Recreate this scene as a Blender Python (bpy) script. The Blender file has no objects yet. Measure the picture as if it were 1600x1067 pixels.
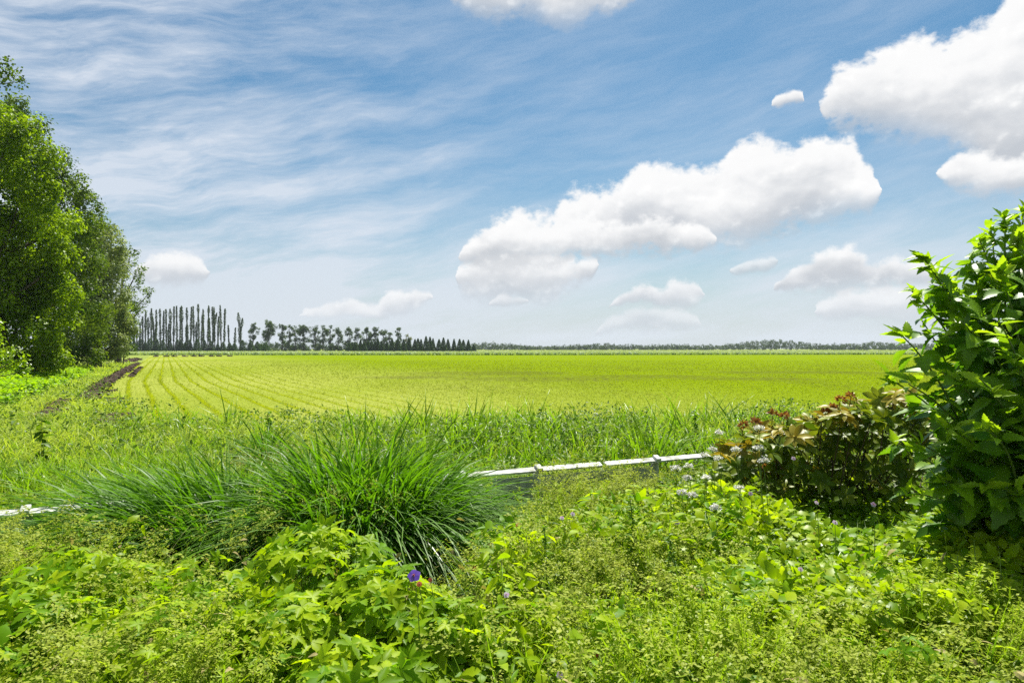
import bpy, math
import numpy as np
rng = np.random.default_rng(11)
S = bpy.context.scene
COL = S.collection
F, CX, HY, EYE = 1067.0, 800.0, 544.0, 1.7      # focal length in photo pixels, principal column, horizon row, eye height
A = np.array

def gp(px, py, z=0.0):
    D = (EYE - z) * F / (py - HY)
    return A([(px - CX) / F * D, D, z])

def wp(px, py, D):
    return A([(px - CX) / F * D, D, EYE - (py - HY) / F * D])

def unit(v):
    return v / np.maximum(np.linalg.norm(v, axis=-1, keepdims=True), 1e-9)

def rdir(k):
    return unit(rng.normal(size=(k, 3)))

U = lambda a, b, n=None: rng.uniform(a, b, n)

# ------------------------------------------------------------------ mesh store
class Geo:
    def __init__(s):
        s.V, s.T, s.R, s.t, s.M, s.n = [], [], [], [], [], 0
    def add(s, V, T, rnd=0.5, t=0.5, mat=0):
        V = np.asarray(V, np.float32).reshape(-1, 3); T = np.asarray(T, np.int32).reshape(-1, 3)
        s.V.append(V); s.T.append(T + s.n)
        s.R.append(np.broadcast_to(np.asarray(rnd, np.float32), (len(V),)))
        s.t.append(np.broadcast_to(np.asarray(t, np.float32), (len(V),)))
        s.M.append(np.full(len(T), mat, np.int32)); s.n += len(V)
    def inst(s, tm, P, X, Y, Z, rnd, mat=0):
        """copies of a template: columns X, Y, Z (k,3) are the scaled axes, P (k,3) the places"""
        V, T, t = tm
        k, n = len(P), len(V)
        W = (V[None, :, 0, None] * X[:, None] + V[None, :, 1, None] * Y[:, None] + V[None, :, 2, None] * Z[:, None] + P[:, None])
        TT = T[None] + (np.arange(k) * n)[:, None, None]
        s.add(W, TT, np.repeat(np.broadcast_to(rnd, (k,)), n), np.tile(t, k), mat)
    def build(s, name, mats, parent=None, loc=(0, 0, 0), flat=False):
        V = np.concatenate(s.V); T = np.concatenate(s.T)
        if parent is not None:
            loc = parent.location
            if parent.parent is not None: loc = loc + parent.parent.location
        V = V - np.asarray(loc, np.float32)[None]
        me = bpy.data.meshes.new(name)
        me.vertices.add(len(V)); me.vertices.foreach_set('co', V.ravel())
        me.loops.add(T.size); me.loops.foreach_set('vertex_index', T.ravel())
        me.polygons.add(len(T)); me.polygons.foreach_set('loop_start', np.arange(0, T.size, 3, dtype=np.int32))
        me.polygons.foreach_set('material_index', np.concatenate(s.M))
        if flat: me.polygons.foreach_set('use_smooth', np.zeros(len(T), bool))
        for nm, arr in (('rnd', s.R), ('t', s.t)):
            at = me.attributes.new(nm, 'FLOAT', 'POINT'); at.data.foreach_set('value', np.concatenate(arr).astype(np.float32))
        me.update(calc_edges=True)
        for m in (mats if isinstance(mats, (list, tuple)) else [mats]): me.materials.append(m)
        o = bpy.data.objects.new(name, me); COL.objects.link(o)
        if parent is not None: o.parent = parent
        else: o.location = loc
        return o

def tag(o, label=None, cat=None, group=None, kind=None):
    for k, v in (('label', label), ('category', cat), ('group', group), ('kind', kind)):
        if v: o[k] = v
    return o

def thing(name, label, cat, loc, group=None):
    o = bpy.data.objects.new(name, None); COL.objects.link(o); o.location = [float(c) for c in loc]
    o.empty_display_size = .2
    return tag(o, label, cat, group)

# ------------------------------------------------------------------ shapes
def grid_tris(nu, nv):
    i = np.arange(nu - 1)[:, None] * nv + np.arange(nv - 1)[None]
    a = i.ravel()
    return np.concatenate([np.stack([a, a + nv, a + nv + 1], 1), np.stack([a, a + nv + 1, a + 1], 1)])

def tube(g, pts, rad, n=6, rnd=.5, mat=0):
    pts = np.asarray(pts, float); rad = np.broadcast_to(rad, (len(pts),))
    d = unit(np.gradient(pts, axis=0))
    a = unit(np.cross(d, A([.31, .2, .93]) if abs(d[0, 2]) < .9 else A([1., .2, 0])))
    b = np.cross(d, a)
    th = np.linspace(0, 2 * np.pi, n + 1)
    ring = a[:, None] * np.cos(th)[None, :, None] + b[:, None] * np.sin(th)[None, :, None]
    V = pts[:, None] + ring * rad[:, None, None]
    g.add(V, grid_tris(len(pts), n + 1), rnd, np.repeat(np.linspace(0, 1, len(pts)), n + 1), mat)

def curve(p0, p1, bend, n=7):
    s = np.linspace(0, 1, n)[:, None]
    return np.asarray(p0) * (1 - s) + np.asarray(p1) * s + np.asarray(bend) * (4 * s * (1 - s))

def box(g, c, ex, ey, ez, rnd=.5, mat=0, bev=0.004):
    """a box with chamfered edges: centre, three half-axis vectors"""
    c, ex, ey, ez = map(np.asarray, (c, ex, ey, ez))
    L = [np.linalg.norm(e) for e in (ex, ey, ez)]; un = [e / l for e, l in zip((ex, ey, ez), L)]
    b = min(bev, *[l * .45 for l in L])
    V, T = [], []
    idx = {}
    for sx in (-1, 1):
        for sy in (-1, 1):
            for sz in (-1, 1):
                for ax in range(3):
                    k = [sx, sy, sz]; l = [L[j] - (b if j != ax else 0) for j in range(3)]
                    idx[(sx, sy, sz, ax)] = len(V)
                    V.append(c + sum(k[j] * l[j] * un[j] for j in range(3)))
    def quad(a, b_, c_, d_): T.extend([[a, b_, c_], [a, c_, d_]])
    for ax in range(3):
        o = [j for j in range(3) if j != ax]
        for s_ in (-1, 1):
            q = []
            for p, r in ((-1, -1), (1, -1), (1, 1), (-1, 1)):
                k = [0, 0, 0]; k[ax] = s_; k[o[0]] = p; k[o[1]] = r
                q.append(idx[(*k, ax)])
            quad(*q)
        for p in (-1, 1):
            for r in (-1, 1):
                k0 = [0, 0, 0]; k0[o[0]] = p; k0[o[1]] = r; k0[ax] = -1; k1 = list(k0); k1[ax] = 1
                quad(idx[(*k0, o[0])], idx[(*k1, o[0])], idx[(*k1, o[1])], idx[(*k0, o[1])])
    for sx in (-1, 1):
        for sy in (-1, 1):
            for sz in (-1, 1):
                T.append([idx[(sx, sy, sz, a)] for a in range(3)])
    g.add(V, T, rnd, .5, mat)

def blades(g, base, d, L, W, droop, nseg=3, rnd=None, mat=0, turn=.6, tip=0.0, t0=0.0, bend=2.0):
    """ribbons that grow from base along d and bow over under their weight"""
    k = len(base); d = unit(d)
    L, W, droop = (np.broadcast_to(np.asarray(q, float), (k,)) for q in (L, W, droop))
    rnd = U(0, 1, k) if rnd is None else np.broadcast_to(rnd, (k,))
    s = np.linspace(0, 1, nseg + 1)
    h = unit(d * A([1, 1, 0]) + 1e-4 * rng.normal(size=(k, 3)) * A([1, 1, 0]))
    bow = h * .4 + A([0, 0, -.62])
    P = base[:, None] + L[:, None, None] * (d[:, None] * s[None, :, None] + (droop[:, None, None] * bow[:, None]) * (s ** bend)[None, :, None])
    side = unit(np.cross(d, A([0, 0, 1.]) + .05 * rng.normal(size=(k, 3))))
    oth = np.cross(d, side); a = rng.normal(0, turn, k)[:, None]
    side = side * np.cos(a) + oth * np.sin(a)
    prof = np.minimum(1, .55 + 1.6 * s) * np.minimum(1, (1 - s) * 1.9 + tip)
    off = side[:, None] * (W[:, None, None] * .5 * prof[None, :, None])
    Lf, Rt = P - off, P + off
    n = nseg + 1
    V = np.stack([Lf, Rt], 2).reshape(k, 2 * n, 3)
    i = np.arange(nseg) * 2
    T = np.concatenate([np.stack([i, i + 1, i + 3], 1), np.stack([i, i + 3, i + 2], 1)])
    T = T[None] + (np.arange(k) * 2 * n)[:, None, None]
    g.add(V, T, np.repeat(rnd, 2 * n), np.tile(np.repeat(t0 + (1 - t0) * s, 2), k), mat)
    return P[:, -1]

def frames(nrm, k, fwd=None):
    """unit axes with Z along nrm and X as near fwd (or any way round) as it can be"""
    nrm = unit(nrm); f = rdir(k) if fwd is None else fwd
    X = unit(f - nrm * np.sum(f * nrm, 1, keepdims=True)); Y = np.cross(nrm, X)
    return X, Y, nrm

# leaf templates: (V, T, t), stalk at the origin, tip at +X, upper side +Z
def t_leaf(n=6, w=.3, serr=.0, fold=.12, curl=.25, peak=.38, stalk=0.0):
    m = 2 * n
    s = np.linspace(0, 1, m + 1)
    wd = w * np.where(s < peak, np.sin(s / peak * np.pi / 2) ** .8, np.cos((s - peak) / (1 - peak) * np.pi / 2) ** .9)
    jag = 1 + serr * np.where(np.arange(m + 1) % 2 == 0, -1., 1.)
    wd = wd * jag; wd[0] = 0.004; wd[-1] = 0
    z = -curl * s ** 2 + .06 * s
    x = s * (1 - stalk) + stalk
    c = np.stack([x, 0 * s, z], 1)
    l = np.stack([x, wd, z + fold * wd / w * .3], 1); r = l * A([1, -1, 1])
    V = np.concatenate([c, l, r]); k = m + 1
    i = np.arange(m)
    T = np.concatenate([np.stack(q, 1) for q in ((i, i + 1, i + 1 + k), (i, i + 1 + k, i + k), (i, i + 1 + 2 * k, i + 1), (i, i + 2 * k, i + 1 + 2 * k))])
    t = np.concatenate([s * 0, s * 0 + .8, s * 0 + .8])
    if stalk:
        V = np.concatenate([V, [[0, .008, -.02], [0, -.008, -.02], [stalk, .008, 0], [stalk, -.008, 0]]]); b = 3 * k
        T = np.concatenate([T, [[b, b + 1, b + 3], [b, b + 3, b + 2]]]); t = np.concatenate([t, [0, 0, 0, 0]])
    return V.astype(float), T, t

def t_palm(lobes=5, stalk=1.0, span=2.45, seed=0, depth=.62):
    """a deeply cut palmate leaf with toothed lobes on a long stalk"""
    q = np.random.default_rng(seed)
    V, t = [[0, 0, 0]], [0]
    T = []
    for k in range(lobes):
        a0 = span * (k / (lobes - 1) * 2 - 1); hw = span / (lobes - 1) * 1.02
        ln = (1 - .22 * abs(a0) / span) * q.uniform(.9, 1.08)
        # outline of one lobe: sinus, side teeth, tip
        rows = [(-1.0, 1 - depth), (-.86, .62), (-.66, .66), (-.6, .84), (-.36, .82), (-.26, .98), (0, 1.1), (.26, .98), (.36, .82), (.6, .84), (.66, .66), (.86, .62), (1.0, 1 - depth)]
        dz = q.uniform(-.16, .05)
        b = len(V)
        for u_, r_ in rows:
            an = a0 + u_ * hw * (.9 if abs(u_) < 1 else 1) * .90
            rr = r_ * ln
            V.append([rr * math.cos(an), rr * math.sin(an), dz * rr * rr + (.10 * abs(u_) * rr) - .12 * rr * rr + .1])
            t.append(.35 + .5 * abs(u_))
        V.append([.6 * ln * math.cos(a0), .6 * ln * math.sin(a0), dz * .36 * ln * ln - .0 + .03]); t.append(0.05); m = len(V) - 1
        for i in range(12): T.append([b + i, b + i + 1, m] if True else 0)
        T.append([0, b, m]); T.append([0, m, b + 12])
    V = A(V, float); V[0, 2] = .05; V[:, 0] += .05
    n = len(V)
    st = stalk
    V = np.concatenate([V, [[0, .02, .05], [0, -.02, .05], [-.35 * st, .025, -.9 * st], [-.35 * st, -.025, -.9 * st]]])
    T = T + [[n, n + 1, n + 3], [n, n + 3, n + 2]]
    return V, A(T), A(t + [0, 0, 0, 0], float)

def merge(parts):
    V, T, t, n = [], [], [], 0
    for v, tr, tt in parts:
        V.append(v); T.append(tr + n); t.append(tt); n += len(v)
    return np.concatenate(V), np.concatenate(T), np.concatenate(t)

def place(tm, yaw=0, pitch=0, sc=1, off=(0, 0, 0), t=None):
    V, T, tt = tm
    c, s = math.cos(pitch), math.sin(pitch); V = V @ A([[c, 0, s], [0, 1, 0], [-s, 0, c]]) 
    c, s = math.cos(yaw), math.sin(yaw); V = V @ A([[c, s, 0], [-s, c, 0], [0, 0, 1]])
    return V * sc + A(off), T, (tt if t is None else tt * 0 + t)

DIAMOND = (A([[0, 0, 0], [.45, .36, .06], [1, 0, -.05], [.45, -.36, .06]], float), A([[0, 1, 2], [0, 2, 3]]), A([0, .6, 1, .6], float))
NEEDLE = (A([[0, 0, 0], [.5, .10, .02], [1, 0, -.08], [.5, -.10, .02]], float), A([[0, 1, 2], [0, 2, 3]]), A([0, .6, 1, .6], float))
TRIO = merge([place(t_leaf(3, .3, .1, curl=.3), a, 0, .62 if a else .75, (.25 + .2 * (a == 0), .02 * np.sign(a), 0)) for a in (0, 1.1, -1.1)])

def t_bedstraw(seed, whorls=9, lf=.15):
    q = np.random.default_rng(seed); P = []
    bx, by = q.uniform(-.25, .25, 2)
    pos = lambda s: A([bx * s * s, by * s * s, s])
    V = []; 
    for s in np.linspace(0, 1, 5): V += [pos(s) + A([.006, 0, 0]), pos(s) - A([.006, 0, 0])]
    i = np.arange(4) * 2
    P.append((A(V), np.concatenate([np.stack([i, i + 1, i + 3], 1), np.stack([i, i + 3, i + 2], 1)]), np.full(10, .15)))
    for w in range(whorls):
        s = .18 + .8 * w / (whorls - 1); m = 6; a0 = q.uniform(0, 6)
        for k in range(m):
            P.append(place(NEEDLE, a0 + k * 2 * np.pi / m + q.uniform(-.2, .2), q.uniform(.1, .7) , lf * (1.05 - .6 * s) * q.uniform(.8, 1.2), pos(s), t=.3 + .4 * s))
    for k in range(10):                                          # the tiny pale flowers at the tip
        P.append(place(DIAMOND, q.uniform(0, 6), q.uniform(-.4, .8), .035, pos(q.uniform(.86, 1.02)) + q.normal(0, .03, 3), t=1.0))
    return merge(P)

def t_panicle(seed, droop=.25, branches=22, spread=.10):
    """a flowering grass stem: thin culm, two leaves and an airy head of spikelets"""
    q = np.random.default_rng(seed); P = []
    pos = lambda s: A([droop * s ** 3 * .8, 0, s - droop * .35 * s ** 3])
    V = []
    for s in np.linspace(0, 1, 7): w = .0032 * (1.2 - s); V += [pos(s) + A([0, w, 0]), pos(s) - A([0, w, 0])]
    i = np.arange(6) * 2
    P.append((A(V), np.concatenate([np.stack([i, i + 1, i + 3], 1), np.stack([i, i + 3, i + 2], 1)]), np.full(14, .1)))
    for k in range(2):
        P.append(place(t_leaf(2, .035, curl=.7), q.uniform(0, 6), -.9, q.uniform(.25, .4), pos(.25 + .22 * k), t=.0))
    for b in range(branches):
        s = .66 + .34 * b / branches; a = q.uniform(0, 6.28); ln = spread * (1.25 - (s - .6) * 2.1) * q.uniform(.5, 1.1) + .015
        d = A([math.cos(a), math.sin(a), q.uniform(.15, .8)]); e = pos(s) + d * ln + A([.03 * droop, 0, -.2 * ln])
        sd = A([-math.sin(a), math.cos(a), 0]) * .0011
        P.append((A([pos(s) + sd, pos(s) - sd, e]), A([[0, 1, 2]]), A([.6, .6, .7])))
        for f in (.55, .8, 1.0):
            p = pos(s) * (1 - f) + e * f + q.normal(0, .006, 3)
            P.append(place(DIAMOND, a + q.uniform(-.7, .7), q.uniform(-.9, .6), q.uniform(.018, .030), p, t=q.uniform(.75, 1)))
    return merge(P)

# ------------------------------------------------------------------ node helpers
class X:
    """a node socket (or number) that can be written as arithmetic"""
    nt = None
    def __init__(s, v): s.v = v
    @staticmethod
    def m(op, *a, clamp=False):
        n = X.nt.nodes.new('ShaderNodeMath'); n.operation = op; n.use_clamp = clamp
        for i, q in enumerate(a):
            q = q.v if isinstance(q, X) else q
            if isinstance(q, (int, float)): n.inputs[i].default_value = float(q)
            else: X.nt.links.new(q, n.inputs[i])
        return X(n.outputs[0])
    def __add__(s, o): return X.m('ADD', s, o)
    __radd__ = __add__
    def __sub__(s, o): return X.m('SUBTRACT', s, o)
    def __rsub__(s, o): return X.m('SUBTRACT', o, s)
    def __mul__(s, o): return X.m('MULTIPLY', s, o)
    __rmul__ = __mul__
    def __truediv__(s, o): return X.m('DIVIDE', s, o)
    def mn(s, o): return X.m('MINIMUM', s, o)
    def mx(s, o): return X.m('MAXIMUM', s, o)
    def abs(s): return X.m('ABSOLUTE', s)
    def fract(s): return X.m('FRACT', s)
    def step(s, a, b, lo=0., hi=1.):
        n = X.nt.nodes.new('ShaderNodeMapRange'); n.interpolation_type = 'SMOOTHSTEP'
        for i, q in enumerate((s, a, b, lo, hi)):
            q = q.v if isinstance(q, X) else q
            if isinstance(q, (int, float)): n.inputs[i].default_value = float(q)
            else: X.nt.links.new(q, n.inputs[i])
        return X(n.outputs[0])

def link(a, b): X.nt.links.new(a.v if isinstance(a, X) else a, b)
def xyz(x=0., y=0., z=0.):
    n = X.nt.nodes.new('ShaderNodeCombineXYZ')
    for i, q in enumerate((x, y, z)):
        if isinstance(q, X): link(q, n.inputs[i])
        else: n.inputs[i].default_value = q
    return n.outputs[0]
def noise(vec, scale, detail=4, rough=.5, dist=0., color=False):
    n = X.nt.nodes.new('ShaderNodeTexNoise'); n.inputs['Scale'].default_value = scale
    n.inputs['Detail'].default_value = detail; n.inputs['Roughness'].default_value = rough; n.inputs['Distortion'].default_value = dist
    link(vec, n.inputs['Vector'])
    return n.outputs['Color'] if color else X(n.outputs[0])
def mixc(f, a, b, mode='MIX'):
    n = X.nt.nodes.new('ShaderNodeMix'); n.data_type = 'RGBA'; n.blend_type = mode; n.clamp_factor = True
    if isinstance(f, X): link(f, n.inputs[0])
    else: n.inputs[0].default_value = f
    for q, i in ((a, 6), (b, 7)):
        if isinstance(q, tuple): n.inputs[i].default_value = (*q, 1)
        else: link(q, n.inputs[i])
    return n.outputs[2]
def attr(name):
    n = X.nt.nodes.new('ShaderNodeAttribute'); n.attribute_name = name; return X(n.outputs['Fac'])
def position():
    n = X.nt.nodes.new('ShaderNodeNewGeometry'); s = X.nt.nodes.new('ShaderNodeSeparateXYZ')
    X.nt.links.new(n.outputs['Position'], s.inputs[0]); return n.outputs['Position'], X(s.outputs[0]), X(s.outputs[1]), X(s.outputs[2])
def newmat(name):
    m = bpy.data.materials.new(name); m.use_nodes = True; m.node_tree.nodes.clear(); X.nt = m.node_tree
    return m, m.node_tree.nodes.new('ShaderNodeOutputMaterial')

LEAF_RT = 1.5                                                    # leaf colours below are one-sided; this is reflected plus transmitted
def leafmat(name, dark, light, tip=None, trans=.42, gloss=.5, rough=.38, tcol=None, patch=0.0):
    """leaves: reflect, let sunlight through, and shine a little; each leaf its own shade of green"""
    m, out = newmat(name); nd = m.node_tree.nodes
    dark, light = (tuple(min(.62, q * LEAF_RT) for q in z) for z in (dark, light)); tip = tip and tuple(min(.62, q * LEAF_RT * .85) for q in tip)
    r = attr('rnd'); c = mixc(r.step(0, 1), dark, light)
    if tip is not None: c = mixc(attr('t').step(.25, 1.), c, tip)
    pos, *_ = position()
    k = noise(pos, 9., 2)
    c = mixc(k.step(.3, .7, 0, .5), c, tuple(q * .55 for q in dark))
    if patch: c = mixc(noise(pos, .35, 3).step(.45, .65, 0, patch), c, tuple(q * 1.3 for q in light))
    d = nd.new('ShaderNodeBsdfDiffuse'); link(c, d.inputs[0])
    t = nd.new('ShaderNodeBsdfTranslucent'); link(mixc(1., c, tcol or (1.24, 1.25, .5), 'MULTIPLY'), t.inputs[0])
    mx = nd.new('ShaderNodeMixShader'); mx.inputs[0].default_value = trans; link(d.outputs[0], mx.inputs[1]); link(t.outputs[0], mx.inputs[2])
    gl = nd.new('ShaderNodeBsdfGlossy'); gl.inputs['Roughness'].default_value = rough; gl.inputs[0].default_value = (1, 1, 1, 1)
    fr = nd.new('ShaderNodeFresnel'); fr.inputs[0].default_value = 1.42
    m2 = nd.new('ShaderNodeMixShader'); link((X(fr.outputs[0]) * gloss).mn(.22 * gloss), m2.inputs[0]); link(mx.outputs[0], m2.inputs[1]); link(gl.outputs[0], m2.inputs[2])
    link(m2.outputs[0], out.inputs[0]); return m

def plainmat(name, a, b, scale=6., rough=.8, bump=0.0, spec=.3, stretch=None):
    m, out = newmat(name); p = m.node_tree.nodes.new('ShaderNodeBsdfPrincipled')
    pos, x, y, z = position()
    v = pos if stretch is None else xyz(x * stretch[0], y * stretch[1], z * stretch[2])
    n = noise(v, scale, 6, .6)
    link(mixc(n.step(.3, .7), a, b), p.inputs['Base Color'])
    p.inputs['Roughness'].default_value = rough; p.inputs['Specular IOR Level'].default_value = spec
    if bump:
        bp = m.node_tree.nodes.new('ShaderNodeBump'); bp.inputs['Strength'].default_value = bump; bp.inputs['Distance'].default_value = .03
        link(n, bp.inputs['Height']); link(bp.outputs[0], p.inputs['Normal'])
    link(p.outputs[0], out.inputs[0]); return m

# ------------------------------------------------------------------ camera and light
cam = bpy.data.cameras.new('camera'); co = bpy.data.objects.new('camera', cam); COL.objects.link(co)
co.location = (0, 0, EYE); co.rotation_euler = (math.pi / 2, 0, 0)
cam.sensor_width = 36; cam.lens = 24.0; cam.shift_y = 10.5 / 1600; cam.clip_end = 6000; cam.clip_start = .05
S.camera = co
SUN_EL, SUN_AZ = math.radians(60), math.radians(13)            # azimuth from straight ahead, minus is to the left
sl = bpy.data.lights.new('sun', 'SUN'); so = bpy.data.objects.new('sun', sl); COL.objects.link(so)
sl.energy = 5.0; sl.angle = math.radians(.5); sl.color = (1, .955, .88)
from mathutils import Vector
sd = Vector((math.sin(SUN_AZ) * math.cos(SUN_EL), math.cos(SUN_AZ) * math.cos(SUN_EL), math.sin(SUN_EL)))
so.rotation_euler = sd.to_track_quat('Z', 'Y').to_euler(); so.location = sd * 50
S.view_settings.view_transform = 'Standard'; S.view_settings.look = 'None'; S.view_settings.gamma = 1; S.view_settings.exposure = EXPO = 1.0
S.view_settings.use_curve_mapping = False
cy = S.cycles
cy.max_bounces = 7; cy.diffuse_bounces = 4; cy.glossy_bounces = 2; cy.transmission_bounces = 4; cy.transparent_max_bounces = 4; cy.volume_bounces = 0
cy.caustics_reflective = False; cy.caustics_refractive = False; cy.sample_clamp_indirect = 6.0
cy.use_denoising = False; cy.denoiser = 'OPENIMAGEDENOISE'; cy.denoising_prefilter = 'ACCURATE'; cy.denoising_input_passes = 'RGB_ALBEDO_NORMAL'

# ------------------------------------------------------------------ sky: Nishita with clouds in it
W = bpy.data.worlds.new('World'); S.world = W; W.use_nodes = True; nt = W.node_tree; nt.nodes.clear(); X.nt = nt
out = nt.nodes.new('ShaderNodeOutputWorld'); bg = nt.nodes.new('ShaderNodeBackground'); link(bg.outputs[0], out.inputs[0])
sky = nt.nodes.new('ShaderNodeTexSky'); sky.sky_type = 'NISHITA'; sky.sun_disc = False
sky.sun_elevation = SUN_EL; sky.sun_rotation = SUN_AZ; sky.air_density = 1.0; sky.dust_density = 1.2; sky.ozone_density = 2.2; sky.altitude = 0
SKY_K = 0.075
bg.inputs[1].default_value = SKY_K
tc = nt.nodes.new('ShaderNodeTexCoord'); sx = nt.nodes.new('ShaderNodeSeparateXYZ'); link(tc.outputs['Generated'], sx.inputs[0])
dx, dy, dz = (X(sx.outputs[i]) for i in range(3))
u = X.m('ARCTAN2', dx, dy)                                       # bearing from straight ahead
v = dz / X.m('SQRT', dx * dx + dy * dy).mx(.02)                  # tangent of the height above the horizon
def uv(px, py):
    a = math.atan((px - CX) / F); return a, (HY - py) / F * math.cos(a)
U0, U1, V1 = -.75, .75, .65
un = (u - U0) * (1 / (U1 - U0))
def fcurve(inp, pts):
    n = nt.nodes.new('ShaderNodeFloatCurve'); c = n.mapping.curves[0]
    q = sorted((min(1, max(0, (a - U0) / (U1 - U0))), min(1., max(0., b / V1 * .9 + .05))) for a, b in pts)
    c.points[0].location = q[0]; c.points[1].location = q[-1]
    for a in q[1:-1]: c.points.new(*a)
    for p in c.points: p.handle_type = 'AUTO_CLAMPED'
    n.mapping.extend = 'HORIZONTAL'; n.mapping.update(); link(inp, n.inputs['Value'])
    return (X(n.outputs[0]) - .05) * (V1 / .9)
def cloud_curves(inp, clouds):
    T, B = [], []
    for top, base in clouds:
        x0, x1 = min(p[0] for p in top), max(p[0] for p in top)
        for e, x in ((0, x0 - 10), (-1, x1 + 10)):
            my = (top[e][1] + base[e][1]) / 2
            T.append(uv(x, my + 22)); B.append(uv(x, my - 22))
        T += [uv(*p) for p in top]; B += [uv(*p) for p in base]
    return fcurve(inp, T), fcurve(inp, B)
P3 = xyz(u, v * 1.25, 0.37)
wn = nt.nodes.new('ShaderNodeSeparateXYZ'); link(noise(P3, 30., 5, .62, color=True), wn.inputs[0])
w1, w2 = X(wn.outputs[0]) - .5, X(wn.outputs[1]) - .5
wb = nt.nodes.new('ShaderNodeSeparateXYZ'); link(noise(P3, 9., 2, .5, color=True), wb.inputs[0])
w3, w4 = X(wb.outputs[0]) - .5, X(wb.outputs[1]) - .5
def billow(ox, oy):                                              # rounded heaps: 0 in the seams, large on the heaps
    n = noise(xyz(u + w3 * .03 + ox, v * 1.2 + w4 * .03 + oy, 0.1), 15., 4.5, .52)
    return n
puff = billow(0., 0.)
uc = (u + w3 * .018 + w1 * .016 - U0) * (1 / (U1 - U0)); vc = v + w4 * .012 + w2 * .014
# light on the billows: how the puffs change towards the sun
lit = puff - billow(-.005, .012)
fine = noise(xyz(u, v * 1.2, .55), 75., 4, .6)
soft = noise(xyz(u * .8, v * 1.6, .9), 10., 3.5, .5)

# thin high cloud, drawn out along the wind
ci_u = u + w3 * .06; ci_v = v + w4 * .03
sa, ca = math.sin(.30), math.cos(.30)
ru = ci_u * ca + ci_v * sa; rv = ci_v * ca - ci_u * sa
c1 = noise(xyz(ru * 2.2, rv * 11., .2), 1.5, 6, .62, .1)
c2 = noise(xyz((ci_u + ci_v * .18) * 1.5 + .4, (ci_v - ci_u * .16) * 8., .7), 1.7, 8, .66, .15)
leftness = (u * -1. + v * -.25).step(-.22, .66)
veil = (c1.step(.36, .88) * .65 + c2.step(.36, .92) * .72) * (.42 + leftness * 1.5)
low = v.step(.02, .34, .62, 0.)                                  # more of it, foreshortened, near the horizon
veil = (veil + low * c2.step(.25, .6, .45, 1.0)).mn(.86)
SKYGAIN = nt.nodes.new('ShaderNodeHueSaturation'); SKYGAIN.inputs['Saturation'].default_value = 1.30; SKYGAIN.inputs['Value'].default_value = .59
link(mixc(1., sky.outputs[0], (.86, 1.03, 1.02), 'MULTIPLY'), SKYGAIN.inputs['Color'])
KW = 1.0 / SKY_K / 2 ** EXPO                                     # radiance that just reaches white on the picture
def g_(r, g, b): return (r * KW, g * KW, b * KW)
col = mixc(veil, SKYGAIN.outputs[0], g_(.74, .795, .88))
SETS = [
 ([([(720, 412), (765, 400), (830, 395), (905, 400), (930, 405)], [(722, 462), (800, 470), (870, 464), (910, 450), (930, 436)]),
   ([(952, 475), (985, 450), (1010, 442), (1027, 450), (1060, 439), (1092, 439), (1100, 455)], [(952, 483), (1010, 483), (1072, 479), (1090, 472), (1100, 464)]),
   ([(1278, 478), (1312, 463), (1360, 450), (1410, 444), (1470, 444)], [(1278, 496), (1340, 502), (1400, 502), (1440, 502), (1470, 500)])], .97, .9),
 ([([(215, 412), (262, 399), (305, 402), (325, 420)], [(215, 440), (262, 452), (305, 446), (325, 432)]),
   ([(465, 493), (500, 476), (545, 466), (562, 474), (590, 478), (603, 459), (640, 454), (678, 460)], [(465, 500), (520, 503), (570, 502), (600, 500), (640, 488), (678, 470)]),
   ([(700, -22), (760, -50), (800, -60), (960, -50), (1000, -28)], [(700, -4), (790, 30), (822, 20), (870, 40), (930, 30), (985, 8), (1000, -10)]),
   ([(1204, 164), (1222, 145), (1242, 139), (1262, 152)], [(1204, 170), (1225, 169), (1245, 163), (1262, 158)]),
   ([(1274, 165), (1296, 128), (1312, 100), (1345, 86), (1400, 72), (1435, 62), (1470, 74), (1492, 58), (1520, 40), (1560, 5), (1600, -40), (1700, -120)],
    [(1274, 176), (1300, 205), (1340, 212), (1400, 214), (1450, 224), (1500, 240), (1520, 252), (1560, 290), (1600, 300), (1700, 300)])], 1.0, 1.),
 ([([(868, 330), (885, 310), (905, 298), (955, 290), (985, 275), (1010, 255), (1030, 252), (1062, 264), (1120, 262), (1142, 240), (1190, 216), (1230, 222), (1270, 210), (1302, 222), (1332, 228), (1345, 258), (1370, 280)],
    [(868, 402), (900, 400), (950, 396), (1020, 394), (1100, 394), (1150, 388), (1200, 376), (1260, 360), (1310, 346), (1350, 338), (1370, 312)]),
   ([(1466, 268), (1482, 254), (1505, 238), (1560, 246), (1700, 240)], [(1466, 278), (1498, 300), (1540, 312), (1600, 300), (1700, 300)])], 1.0, 1.),
 ([([(722, 385), (745, 365), (772, 348), (850, 338), (900, 345), (950, 350), (1000, 344), (1060, 350), (1100, 354), (1118, 372)], [(722, 420), (790, 426), (860, 420), (910, 405), (960, 398), (1030, 396), (1080, 396), (1118, 385)]),
   ([(1212, 446), (1236, 425), (1272, 403), (1318, 386), (1338, 388), (1362, 406), (1400, 400), (1430, 402), (1470, 410)], [(1212, 456), (1290, 458), (1345, 452), (1385, 448), (1430, 452), (1470, 450)])], 1.0, .9),
 ([([(768, 470), (790, 461), (824, 466)], [(768, 475), (795, 477), (824, 474)]),
   ([(930, 515), (962, 492), (1012, 482), (1060, 484), (1092, 494)], [(930, 523), (990, 522), (1050, 516), (1092, 508)]),
   ([(1140, 420), (1180, 404), (1215, 402)], [(1140, 428), (1180, 426), (1215, 418)])], .65, .8),
]
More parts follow.
